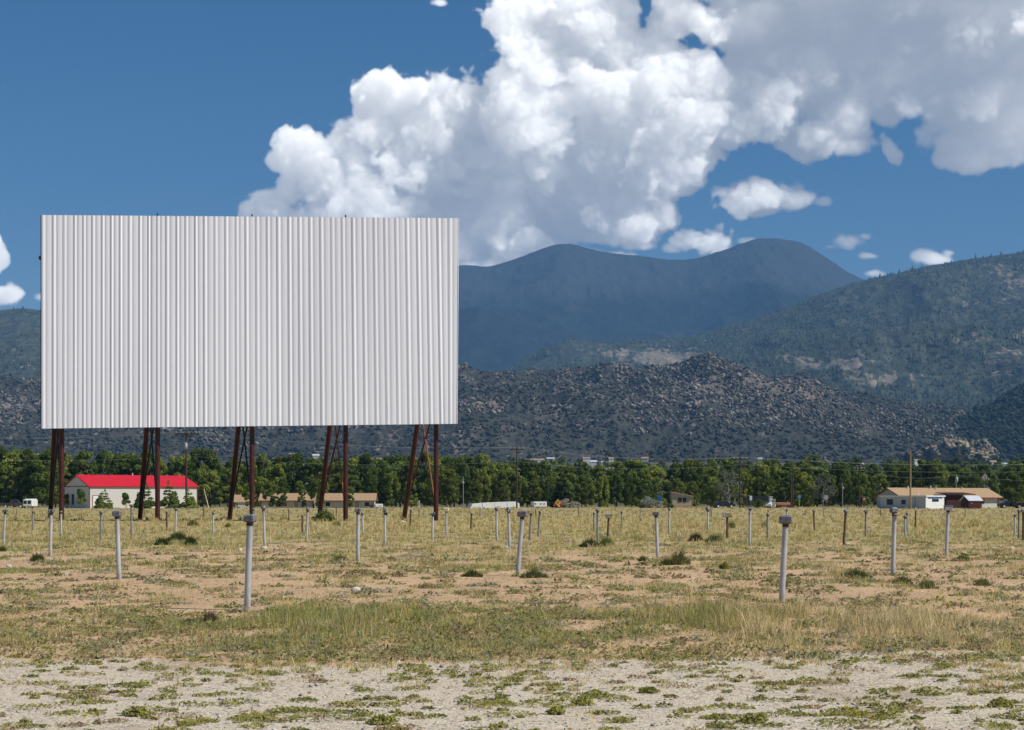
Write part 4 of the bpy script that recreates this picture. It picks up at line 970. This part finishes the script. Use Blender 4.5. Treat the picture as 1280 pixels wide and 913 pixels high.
def upole(label, px, row_top, d, m, arm=None, arm_row=None, drum=None, brace=False, r=.16, lamp=False):
    p = at(px,d); H = high(row_top,d)-p.z; o = thing('utility_pole', label, 'utility pole', p)
    MB().tube((0,0,-.4),(0,0,H),r,r*.72,10).build('pole', m, o)
    if arm:
        z = high(arm_row,d)-p.z; a = MB().box((0,-.16,z),(arm,.14,.22)).build('crossarm', m, o)
        for k in range(4):
            x = (-.46+.92*k/3)*arm
            MB().lathe((x,-.16,z+.07),[(.05,0),(.10,.08),(.07,.16),(.10,.22),(.05,.32)],8).build('insulator', M_ins, a)
        ARMS[px] = (Vector((p.x,p.y-.16,p.z+z+.40)), arm)
        if brace:
            for sg in (-1,1): MB().tube((sg*arm*.27,-.1,z-.05),(0,-.1,z-.85),.05,n=6).build('arm_brace', M_dark, o)
    if drum:
        z = high(drum,d)-p.z; t = MB().lathe((.0,-.42,z-.55),[(.05,0),(.27,.03),(.29,.5),(.27,1.0),(.1,1.08)],12).build('transformer', M_ins, o)
        for sg in (-.12,.12): MB().lathe((sg,-.42,z+.5),[(.05,0),(.06,.1),(.04,.25)],8).build('bushing', M_lid, t)
    if lamp:
        z = high(lamp,d)-p.z; MB().tube((0,0,z),(.0,-.5,z+.1),.04,n=6).build('lamp_arm', M_lid, o); MB().lathe((0,-.55,z-.12),[(.12,0),(.24,.1),(.2,.3),(.08,.42)],10).build('lamp_head', M_ins, o)
    return o
upole('tall dark pole with crossarm and grey transformer behind the shed trees',233,539,304,M_ptar,3.9,542.5,558,True,.20)
upole('slim dark pole with a bare crossarm above the white tunnel',646,558,310,M_ptar,2.6,562,None,False,.15)
upole('brown pole with a crossarm beside the half-bare tree',925,572,314,M_ptar,2.5,574.5,None,False,.16)
upole('taller of two dark poles standing close together',991,586,316,M_ptar,None,None,None,False,.15)
upole('shorter of two dark poles standing close together',989,589,320,M_ptar,None,None,None,False,.14)
upole('dark pole with a short crossarm left of the white cabin',1074,583,320,M_ptar,1.9,587,None,False,.14)
upole('bright tan wooden pole standing in front of the white cabin',1138,565,290,M_ptan,None,None,None,False,.17)
upole('dark slender pole rising behind the ranch house roof',1151,588,335,M_ptar,None,None,None,False,.13)
upole('grey pole with a small transformer behind the ranch house',1195,593,335,M_pgry,None,None,600,False,.13)
upole('thin grey pole with a pale lamp in front of bright trees',579,596,330,M_pgry,None,None,None,False,.10,604)
upole('thin grey pole with a pale lamp in the dark trees left of the cabin',1053,603,330,M_pgry,None,None,None,False,.10,611)
def wires():
    m = plain('bare_wire', (.30,.31,.34), None, 3, .5, .2)
    st = [(at(-160,300,high(541,300)),3.9)]+[ARMS[k] for k in (233,646,925)]+[(at(1420,318,high(576,318)),2.5)]
    lab = ('left-hand strand of the power line on the crossarms','middle strand of the power line on the crossarms','right-hand strand of the power line on the crossarms')
    def run(pts, label, rad=.022):
        b = MB(); o = thing('power_line', label, 'power line', pts[0], 0, 'overhead wires across the scene'); off = Vector(pts[0])
        for a, c in zip(pts[:-1], pts[1:]):
            prev = None
            for i in range(13):
                t = i/12; q = Vector(a).lerp(Vector(c), t)-Vector((0,0,4*t*(1-t)*1.1))-off
                if prev is not None: b.tube(prev, q, rad, n=5, caps=False)
                prev = q
        b.build('wire', m, o)
    for k, s in enumerate((-.46,0.15,.46)):
        run([Vector((p.x+s*w, p.y+(k-1)*.0, p.z)) for p, w in st], lab[k], (.014,.011,.014)[k])
    run([at(-160,302,high(566,302)), at(233,304,high(570,304))+Vector((0,-.2,0)), at(646,310,high(577,310))+Vector((0,-.2,0)), at(925,314,high(581,314))+Vector((0,-.2,0)), at(1420,318,high(585,318))], 'lowest bright wire slung below the crossarms in front of the treetops', .018)
    run([at(1074,320,high(587,320)), at(1195,335,high(594,335)), at(1420,335,high(596,335))], 'thin wire running right from the short crossarm above the white cabin', .013)
wires()
# ------------------------------------------------------------------ far town below the foothills
def town():
    r = random.Random(9); cols = (M_wht, M_pale, M_wht, M_cream); 
    spots = [(52,577,16,3,1),(130,577,10,3,0),(255,570,6,5,0),(262,573,9,3,2),(345,577,12,4,0),(366,572,9,5,2),(395,574,8,5,1),(470,577,12,3,1),(608,577,8,6,2),(672,578,17,4,2),(688,576,9,3,1),(733,578,9,8,2),(742,580,8,3,1),(764,579,6,8,2),(758,581,12,4,3),(806,576,8,4,1),(870,585,9,4,2),(1100,583,10,4,4),(1124,584,14,5,4),(1146,580,5,6,2),(1225,588,11,5,2),(1242,580,8,4,0),(1255,584,10,4,1),(560,576,10,3,0),(950,578,5,5,3),(1010,578,9,4,1),(1075,583,9,4,3)]
    for i, (px, row, w, h, k) in enumerate(spots):
        d = 1300+60*((i*7)%6); k2 = d/FPX; zb = gz(d)-1; z = high(row+h*.5,d); z = max(z, zb+1); L = w*k2; H = (high(row-h*.5,d)-gz(d))*1.1+1.0
        if H < 2.5: H = 3.
        names = ('beige low building','pale long building','white block','cream house','blue-roofed building')
        where = f'{names[k]} far off among the valley trees'
        o = thing('distant_building', where, 'building', at(px,d)-Vector((L/2,0,1)), r.uniform(-.2,.2), 'town buildings far off in the valley')
        MB().box((L/2,L*.3,H/2),(L,L*.6,H)).build('wall', (M_beige,M_pale,M_wht,M_cream,M_pale)[k], o)
        rm = M_blue if k == 4 else (M_silv, M_tanroof)[i%2]
        MB().poly([(-.3,-.3,H),(-.3,L*.3,H+1.2),(-.3,L*.6+.3,H)], (L+.6,0,0)).build('roof', rm, o)
town()
# ------------------------------------------------------------------ sandstone outcrop on the right
def outcrop():
    rng = np.random.default_rng(8); d = 2150; vs = []; fs = []; n0 = 0
    for (px, row, rw, rh) in ((1190,563,26,17),(1214,561,20,13),(1228,560,13,12),(1165,566,22,9),(1145,569,20,6),(1240,567,9,8),(1205,568,34,9)):
        c = at(px, d+rng.uniform(-20,20), high(row+rh*.3,d)); rx = rw*d/FPX; rz = rh*d/FPX*1.05
        nu, nv = 72, 34
        U, V = np.meshgrid(np.linspace(0,2*np.pi,nu,endpoint=False), np.linspace(0,np.pi,nv))
        x = np.sin(V)*np.cos(U); y = np.sin(V)*np.sin(U); z = np.cos(V)
        q = 1+(ridged(x*rx*1.0+z*7+px, y*rx+z*11, 11., 3, 5, .65)-.6)*1.0+(np.floor(fb(x*60+z*40+px, y*40-z*50, 9, 5, 3)*7)/7-.5)*.55
        v = np.stack([c.x+x*rx*q, c.y+y*rx*.6*q, c.z+z*rz*q], -1).reshape(-1,3); vs.append(v)
        i = np.arange(nu*nv).reshape(nv,nu); j = np.roll(i,-1,1)
        fs.append((np.stack([i[:-1],i[1:],j[1:],j[:-1]],-1).reshape(-1))+n0); n0 += len(v)
    me = quick_mesh('rock_outcrop', np.concatenate(vs), 4, np.concatenate(fs), smooth=False)
    m = mat_hill('sandstone', (.035,.04,.028), (.06,.062,.04), (.20,.16,.115), (.40,.33,.22), 5, 18, .93)
    tag(link('rock_outcrop', me, m), 'craggy tan sandstone outcrop at the foot of the right-hand hills', 'rock outcrop')
outcrop()

# ------------------------------------------------------------------ grass, weeds, stones
def blades(P, h, w, tint, rng, spread=.35, per=6, lean=.45):
    """per blades from every tuft point; each is a slim bent pair of triangles"""
    n = len(P); B = np.repeat(P, per, 0); hh = np.repeat(h, per)*rng.uniform(.55,1.25,n*per); ww = np.repeat(w, per)*rng.uniform(.7,1.3,n*per)
    a = rng.uniform(0, 2*np.pi, n*per); rr = np.repeat(spread*h, per)*np.sqrt(rng.random(n*per))
    B = B+np.stack([np.cos(a)*rr, np.sin(a)*rr, np.zeros_like(a)], -1)
    l = rng.normal(0, lean, (n*per,2))*hh[:,None]
    f = rng.uniform(0, 2*np.pi, n*per); s = np.stack([np.cos(f), np.sin(f)*.4, np.zeros_like(f)], -1)*ww[:,None]*.5
    mid = B+np.stack([l[:,0]*.35, l[:,1]*.35, hh*.6], -1); tip = B+np.stack([l[:,0], l[:,1], hh*np.clip(1-.25*np.abs(l[:,0]/np.maximum(hh,1e-4)),.5,1)], -1)
    v = np.stack([B-s, B+s, mid+s*.7, mid-s*.7, tip], 1)
    k = np.arange(n*per)*5
    idx = np.stack([k,k+1,k+2, k,k+2,k+3, k+3,k+2,k+4], -1).reshape(-1)
    t = np.repeat(tint, per, 0)*rng.uniform(.8,1.25,(n*per,1)); t = np.repeat(t, 5, 0)
    return v.reshape(-1,3), idx, t
PAL = np.array([(.52,.425,.18),(.41,.355,.14),(.25,.275,.08),(.33,.325,.19),(.58,.485,.25),(.25,.195,.11)])
def make_grass():
    rng = np.random.default_rng(2); Vs = []; Is = []; Ts = []; n0 = 0
    def add(v, i, t):
        nonlocal n0
        Vs.append(v); Is.append(i+n0); Ts.append(t); n0 += len(v)
    lo = np.linspace(8,330,6000); rows = HZ+(EYE-np.interp(lo, GY, GZ))*FPX/lo
    nc = 74000; row = 634+(862-634)*rng.random(nc)**1.12; col = rng.uniform(-560,1840,nc)
    y = np.interp(row, rows[::-1], lo[::-1]); y *= np.exp(rng.normal(0,.01,nc)); x = (col-CX)*y/FPX
    size = rng.gamma(2.2, .055, nc); kk = 1+rng.poisson(2.6, nc)
    gid = np.repeat(np.arange(nc), kk); n = len(gid)
    a = rng.uniform(0,6.28,n); q = np.sqrt(rng.random(n))*size[gid]
    tone = rng.normal(0,.55,nc)[gid]; lift = rng.lognormal(0,.32,nc)[gid]
    x = x[gid]+np.cos(a)*q*1.3; y = y[gid]+np.sin(a)*q
    c, tall = cover_at(x, y)
    keep = rng.random(n) < np.clip(c*1.45-.30, .02, 1); x, y, c, tall, tone, lift = x[keep], y[keep], c[keep], tall[keep], tone[keep], lift[keep]; n = len(x)
    z = ground_z(x, y)
    hue = fb(x, y*.5, 2.6, 30, 4); hue2 = fb(x, y*.4, 14., 33, 3)
    far = np.clip((y-55)/60, 0, 1); g = (hue-.5)*2.6+(hue2-.5)*1.4+tone-.20
    g = g+np.clip((tall-.09)*9, 0, 1)*(y < 25)*.40
    ti = np.where(g > .42, 2, np.where(g > .05, 1, np.where(g > -.45, 0, 4))); m = rng.random(n) < .12; ti[m] = 3; m = rng.random(n) < .05; ti[m] = 5
    m = (far > rng.random(n)) & (rng.random(n) < .62); ti[m] = rng.choice([0,1,4], m.sum(), p=[.5,.25,.25])
    t = PAL[ti]
    h = tall*rng.uniform(.6,1.15,n)*lift; w = np.maximum(.006, y/FPX*.55)
    dead = (ti == 4) & (y < 60); h[dead] *= 1.25
    v, i, tt = blades(np.stack([x,y,z-.01],-1), np.maximum(h,.03), w, t, rng, .42, 6, .38); add(v, i, tt)
    me = quick_mesh('field_grass', np.concatenate(Vs), 3, np.concatenate(Is), np.concatenate(Ts))
    tag(link('field_grass', me, M_blade), kind='stuff')
make_grass()
def make_banks():                             # the tall banks along the first row
    rng = np.random.default_rng(4); n = 3800
    x = rng.uniform(-4.6,6.4,n); y = rng.normal(19.7,1.7,n); c, tall = cover_at(x, y)
    k = (tall > .15) & (rng.random(n) < .75); x, y, tall = x[k], y[k], tall[k]; n = len(x)
    t = PAL[rng.choice([1,2,3,0,4], n, p=[.34,.26,.12,.18,.10])]
    v, i, tt = blades(np.stack([x,y,ground_z(x,y)-.01],-1), tall*rng.uniform(.5,1.2,n), np.full(n,.007), t, rng, .25, 7, .25)
    tag(link('tall_grass', quick_mesh('tall_grass', v, 3, i, tt), M_blade), kind='stuff')
make_banks()
def make_weeds():                             # low mats of weeds on and beside the gravel
    rng = np.random.default_rng(6); Vs = []; Ts = []
    n = 4200; row = rng.uniform(820,950,n); col = rng.uniform(-500,1780,n); y = EYE*FPX/(row-HZ); x = (col-CX)*y/FPX
    keep = vn(x, y*.8, .5, 40)*.4+rng.normal(0,.22,n)+np.clip((y-14.2)*.10,-.04,.12) > .30; x, y = x[keep], y[keep]; kind = np.zeros(len(x))
    n = 7400; row = rng.uniform(664,826,n); c2 = rng.uniform(-500,1780,n); y2 = np.array([dist_at(r) for r in row]); x2 = (c2-CX)*y2/FPX
    keep = rng.random(n) < .25+cover_at(x2, y2)[0]*.75; x = np.append(x, x2[keep]); y = np.append(y, y2[keep]); kind = np.append(kind, np.ones(keep.sum()))
    for a, b, kd in zip(x, y, kind):
        R0 = .018+rng.gamma(1.6,.022) if kd == 0 else .04+rng.gamma(2.,.045)*(.6+b/50); R0 = min(R0,.30); m = int((26+520*min(R0,.16))*(1 if kd == 0 else .55)); q = np.sqrt(rng.random(m)); an = rng.uniform(0,6.28,m)
        hz = rng.uniform(.01,.032) if kd == 0 else rng.uniform(.03,.10); gzz = 0. if kd == 0 else float(ground_z(a, b))
        c = np.stack([a+np.cos(an)*q*R0*1.6, b+np.sin(an)*q*R0*1.2, .008+gzz+hz*(1-q*q)*rng.random(m)], -1)
        base = np.array([(.30,.28,.075),(.35,.31,.10),(.24,.24,.07),(.44,.36,.18),(.38,.27,.16)])[rng.choice(5, p=[.32,.28,.2,.12,.08])]
        base = base if kd == 0 else np.array([(.31,.295,.115),(.25,.26,.09),(.38,.32,.15),(.30,.295,.19),(.28,.21,.12)])[rng.integers(5)]; t = base*rng.uniform(.65,1.35,(m,1)); nr = np.tile([0,-.25,1.],(m,1))
        v, tt = leaf_quads(c, rng.uniform(.012,.028,m)*(1 if kd == 0 else min(2.6,.5+b/18)), nr, t, rng, .55, 1.6); Vs.append(v); Ts.append(tt)
    v = np.concatenate(Vs); tag(link('low_weeds', quick_mesh('low_weeds', v, 4, np.arange(len(v)), np.concatenate(Ts)), M_leaf), kind='stuff')
make_weeds()
def make_pebbles():
    rng = np.random.default_rng(12); n = 24000
    row = rng.uniform(822,950,n); col = rng.uniform(-500,1780,n); y = EYE*FPX/(row-HZ)*1.0; x = (col-CX)*y/FPX
    s = .0045*np.exp(rng.normal(0,.55,n)); s = np.minimum(s, .026)
    o = np.array([(1,0,0),(0,1,0),(-1,0,0),(0,-1,0),(0,0,.7),(0,0,-.4)]); F = np.array([(0,1,4),(1,2,4),(2,3,4),(3,0,4),(1,0,5),(2,1,5),(3,2,5),(0,3,5)])
    a = rng.uniform(0,6.28,n); ca, sa = np.cos(a), np.sin(a); jit = rng.uniform(.6,1.3,(n,6,3))
    q = o[None]*jit; v = np.stack([q[...,0]*ca[:,None]-q[...,1]*sa[:,None], q[...,0]*sa[:,None]+q[...,1]*ca[:,None], q[...,2]],-1)*s[:,None,None]
    v += np.stack([x,y,ground_z(x,y)+s*.25],-1)[:,None]
    idx = (F[None]+(np.arange(n)*6)[:,None,None]).reshape(-1)
    cc = np.array([(.46,.42,.36),(.60,.56,.50),(.30,.265,.23),(.50,.40,.30),(.20,.18,.17)])[rng.choice(5,n,p=[.4,.25,.18,.1,.07])]
    tag(link('loose_gravel', quick_mesh('loose_gravel', v.reshape(-1,3), 3, idx, np.repeat(cc,6,0)), M_stone), kind='stuff')
def make_debris():                            # bits of straw, stalk and stone lying on the bare soil
    rng = np.random.default_rng(17); n = 36000
    lo = np.linspace(8,120,3000); rows = HZ+(EYE-np.interp(lo, GY, GZ))*FPX/lo
    row = rng.uniform(655,832,n); y = np.interp(row, rows[::-1], lo[::-1]); x = (rng.uniform(-500,1780,n)-CX)*y/FPX
    s = .008*np.exp(rng.normal(0,.55,n))*np.clip(y/24,.8,2.2); s = np.minimum(s, .05)
    o = np.array([(1.5,0,0),(0,.8,0),(-1.5,0,0),(0,-.8,0),(0,0,.7)]); F = np.array([(0,1,4),(1,2,4),(2,3,4),(3,0,4)])
    a = rng.uniform(0,6.28,n); ca, sa = np.cos(a), np.sin(a); q = o[None]*rng.uniform(.6,1.3,(n,5,3))
    v = np.stack([q[...,0]*ca[:,None]-q[...,1]*sa[:,None], q[...,0]*sa[:,None]+q[...,1]*ca[:,None], q[...,2]],-1)*s[:,None,None]
    v += np.stack([x,y,ground_z(x,y)],-1)[:,None]
    cc = np.array([(.16,.11,.07),(.27,.19,.115),(.40,.33,.18),(.58,.52,.45),(.20,.18,.09)])[rng.choice(5,n,p=[.28,.27,.2,.07,.18])]
    tag(link('soil_litter', quick_mesh('soil_litter', v.reshape(-1,3), 3, (F[None]+(np.arange(n)*5)[:,None,None]).reshape(-1), np.repeat(cc,5,0)), M_stone), kind='stuff')
m, nt = nodes('stone'); finish(nt, N(nt,'ShaderNodeAttribute',attribute_name='tint').outputs['Color'], .9, 0, None, 0, 0, .1); M_stone = m
make_pebbles(); make_debris()
def make_flowers():
    rng = np.random.default_rng(14); P = []
    for (px, row, sx, n, hh) in ((1185,776,22,34,.32),(520,782,14,16,.36),(495,781,10,10,.3),(372,780,18,14,.3),(242,755,12,12,.2),(90,695,20,16,.22),(290,738,26,10,.16),(608,718,16,14,.2),(1090,722,30,14,.2),(905,708,10,10,.2),(450,705,24,10,.18),(1160,660,40,24,.16),(1140,742,20,10,.16),(120,890,6,5,.05),(735,905,9,8,.05),(1065,897,14,9,.05),(430,840,12,6,.06),(60,715,30,8,.15)):
        d = dist_at(row)
        for k in range(n): P.append((((px+rng.normal(0,sx*.5))-CX)*d/FPX, d+rng.normal(0,.35), hh*rng.uniform(.5,1.05)))
    for k in range(240):
        row = 640+180*rng.random()**1.5; d = dist_at(row); P.append((rng.uniform(-.34,.34)*d, d, rng.uniform(.06,.24)))
    P = np.array(P); P[:,2] += ground_z(P[:,0], P[:,1]); n = len(P)
    P = np.repeat(P, 3, 0)+rng.normal(0,.016,(n*3,3)); s = np.maximum(.017, P[:,1]/FPX*.85)*rng.uniform(.6,1.2,n*3)
    v, tt = leaf_quads(P, s, np.tile([0,-.6,.8],(n*3,1)), np.tile([.62,.43,.02],(n*3,1))*rng.uniform(.8,1.15,(n*3,1)), rng, .4, 1.1)
    tag(link('yellow_flowers', quick_mesh('yellow_flowers', v, 4, np.arange(len(v)), tt), M_blade), kind='stuff')
make_flowers()
# bushes that stand out, each a thing of its own: column, row of the foot, width and height in the photograph
def clump(name, label, px, row, w, h, kind, cat='bush', seed=0):
    d = dist_at(row); k = d/FPX; p = at(px,d); p.z = float(ground_z(p.x,p.y)); W = w*k; H = h*k; rng = np.random.default_rng(100+seed+int(px))
    o = thing(name, label, cat, p, 0)
    tint = dict(dark=(.085,.105,.036), green=(.145,.175,.052), lime=(.20,.20,.045), brown=(.13,.09,.055), straw=(.30,.25,.12), weed=(.30,.30,.085), mixed=(.15,.16,.06))[kind]
    if kind in ('lime','weed') or name == 'round_bush':
        n = int(900 if kind != 'weed' else 260); q = rng.normal(0,1,(n,3)); q /= np.linalg.norm(q,axis=1)[:,None]; rr = rng.uniform(.35,1,n)**.5
        wob = 1+.25*np.sin(q[:,0]*5+seed)*np.cos(q[:,2]*4+q[:,1]*3)
        c = np.stack([q[:,0]*W*.5*rr*wob, q[:,1]*W*.38*rr*wob, np.abs(q[:,2])*H*(.95 if kind != 'weed' else .7)*rr*wob+.01], -1)
        v, tt = leaf_quads(c, np.full(n, max(.02, W*.06))*rng.uniform(.6,1.4,n), q, np.array(tint)*rng.uniform(.65,1.4,(n,1)), rng, .8, 1.6)
        link('foliage', quick_mesh('foliage', v, 4, np.arange(len(v)), tt), M_leaf, o)
    else:
        n = int(np.clip(60+W*160, 60, 330)); x = np.clip(rng.normal(0,.26,n),-.42,.42)*W; y = rng.normal(0,.2,n)*W
        hh = H*np.clip(1.05-np.abs(x)/(W*.62),.25,1)*rng.uniform(.6,1.1,n)
        v, i, tt = blades(np.stack([x,y,np.full(n,-.02)],-1), hh, np.full(n, max(.008, k*.8)), np.array(tint)*rng.uniform(.6,1.45,(n,1)), rng, .3, 7, .42)
        link('blades', quick_mesh('blades', v, 3, i, tt), M_blade, o)
    s = MB()
    for j in range(5):
        a = rng.uniform(0,6.28); s.tube((0,0,-.05),(math.cos(a)*W*.22,math.sin(a)*W*.16,H*.55),max(.006,W*.012),.003,5,False)
    s.build('stems', M_bark, o)
    return o
CL = [('grass_clump','sprawling dark green bush left of the capped pale post',203,682,20,11,'dark'),('grass_clump','dark green bush around the foot of the capped pale post',222,677,26,14,'dark'),('grass_clump','dark green bush at the right end of the sprawl near the second leg pair',239,682,15,13,'dark'),
 ('rabbitbrush','small yellow-green rounded shrub right of the second upright leg',240.5,658,17,8,'lime'),('rabbitbrush','low yellow-green tuft at the foot of the third raking leg',285,659.5,10,5,'lime'),
 ('round_bush','dense round green bush at the foot of the fourth raking leg',405.5,652,33,15,'green'),('grass_clump','grey-green tuft left of the fourth upright leg',421,658,9,7,'mixed'),
 ('grass_clump','wide dark green grass clump under the pair of posts',738,684,30,13,'dark'),('grass_clump','taller green side of the clump under the pair of posts',758,683,18,14,'green'),
 ('grass_clump','brown dried clump left of the green one below the slanted-head post',870,677,20,12,'brown'),('grass_clump','dark green clump leaning right beside the brown one',893,679,24,13,'green'),
 ('grass_clump','spiky straw-and-green tuft right of the dark square-headed post',848,707,28,20,'mixed'),('grass_clump','small dark tuft left of the dark square-headed post',804,703,12,9,'green'),('grass_clump','green tuft right behind the dark square-headed post',832,707,14,10,'green'),
 ('rabbitbrush','yellow-flowered round shrub beside the wide tan speaker case',914,661,12,9,'lime'),('rabbitbrush','yellow-green shrub next to the thin grey post',955.5,661,9,9,'lime'),('rabbitbrush','yellow-green weed in the bare soil below the wide tan speaker case',905,713,13,9,'lime'),
 ('grass_clump','brown dry shrub left of the largest left post',262,778,26,20,'brown'),('grass_clump','grey-green tuft left of the brown dry shrub',236,780,22,12,'mixed'),('rabbitbrush','upright weed with yellow flowers in the left grass bank',520,784,20,19,'weed'),('rabbitbrush','smaller flowering weed left of the upright one in the left bank',493,784,15,14,'weed'),
 ('grass_clump','green tuft left of the double-headed post at the first raking leg',47,703,18,13,'green'),('grass_clump','dark tuft under the leaning post nearest the photo\'s left edge',3,690,10,8,'green'),
 ('weed','bright green weed alone on the gravel, larger of two near the middle',727,881,32,14,'weed'),('weed','bright green weed alone on the gravel, smaller of two near the middle',695,893,24,11,'weed'),('weed','green weed on the gravel left of the bright pair',480,906,40,14,'weed'),('weed','green weed on the gravel left of the middle, near a bare stone patch',172,895,24,16,'weed'),('weed','green leafy weed at the bottom right of the gravel',943,905,34,16,'weed'),('weed','low green weed at the gravel\'s left side near the edge of frame',810,866,26,8,'weed'),('weed','green weed on the far right gravel',1250,884,30,14,'weed'),
 ('grass_clump','bushy green tuft at the foot of the tall box-and-tray post',1128,731,26,14,'mixed'),('grass_clump','dark green tuft right below the box-and-tray post',1158,736,30,15,'green'),('grass_clump','green tuft right of the flat square-headed post',1203,701,26,10,'green'),('grass_clump','low yellowish tuft in the right foreground soil',1228,733,22,13,'mixed'),
 ('grass_clump','dark low tuft left of the thicker of two pale posts',620,688,18,7,'green'),('grass_clump','grassy tuft right of the tall leaning post',668,723,40,14,'mixed'),('grass_clump','grassy tuft left of the double-headed tall post',425,702,24,9,'mixed'),('grass_clump','green tuft in front of the yellow flowers right of centre',590,722,30,12,'mixed'),('grass_clump','grassy tuft in the soil right of centre',1070,722,40,14,'mixed')]
for j, c in enumerate(CL): clump(*c, cat='weed' if c[0] == 'weed' else 'bush', seed=j)
# pale flat stones
def stone(label, px, row, w, h, seed, m):
    d = dist_at(row); k = d/FPX; p = at(px,d); p.z = float(ground_z(p.x,p.y)); rng = np.random.default_rng(seed); W = w*k; H = max(h*k,.03)
    nu, nv = 14, 8; U, V = np.meshgrid(np.linspace(0,2*np.pi,nu,endpoint=False), np.linspace(0,np.pi,nv))
    q = 1+(rng.random((nv,nu))-.5)*.28; q[0] = q[0,0]; q[-1] = q[-1,0]
    v = np.stack([np.sin(V)*np.cos(U)*W*.5*q, np.sin(V)*np.sin(U)*W*.36*q, np.cos(V)*H*.75*q+H*.15], -1).reshape(-1,3)
    i = np.arange(nu*nv).reshape(nv,nu); jx = np.roll(i,-1,1)
    tag(link('field_stone', quick_mesh('field_stone', v, 4, np.stack([i[:-1],i[1:],jx[1:],jx[:-1]],-1).reshape(-1)), m, None, p), label, 'stone')
M_st = plain('pale_stone', (.62,.58,.52), (.46,.42,.37), 14, .9, 0, .01); M_st2 = plain('tan_stone', (.52,.43,.33), (.38,.31,.24), 14, .9, 0, .01)
for j, a in enumerate((('largest pale stone in bare soil below the double-headed tall post',445,738,13,5),('pale stone in front of the post with a round knob head',330,686,9,4),('tan stone right of the knob-headed post\'s foot',345,687,7,3.5),('pale stone by the foot of the fifth raking leg',502.5,653,7,2.5),('pale stone at the foot of the thinner post by the tunnel',625,676,6,2.5),('tan stone left of the thicker post by the tunnel',633,687,8,4),('white stone in soil left of the tall leaning post\'s foot',688,690,6,2),('pale stone just right of the double-headed post at the first raking leg',64,702,8,3),('long pale stone in the soil before the tall pale post by the shed',110,715,11,3.5),('white stone near the left edge below the leaning post',11,709,7,3.5),('white stone in soil below the sprawling dark bush',166,695,6,3),('white flat stone right of the sprawling dark bush',248,695,8,2.5),('white stone left of the largest left post\'s head',300,689,5,4),('pale stone at the foot of the leaning dark post',1059,681,7,3.5),('long white stone left of the box-and-tray post',1127,683,13,2.5),('white stone in the soil right of the flat square-headed post',1205,692,7,2.5),('pale stone farther right of the flat square-headed post',1265,688,8,4),('long pale stone between two others at right',1241,687,11,2.5),('white stone in the soil below the wide tan speaker case',912,721,9,2),('pale flat stone lowest in the bare soil right of centre',735,733,6,2.5),('tan stone left of the dark square-headed post',813,699,11,3),('small white stone in soil below the fifth leg pair',534,709,6,2))):
    stone(*a, 300+j, (M_st, M_st2)[j%3 == 2])
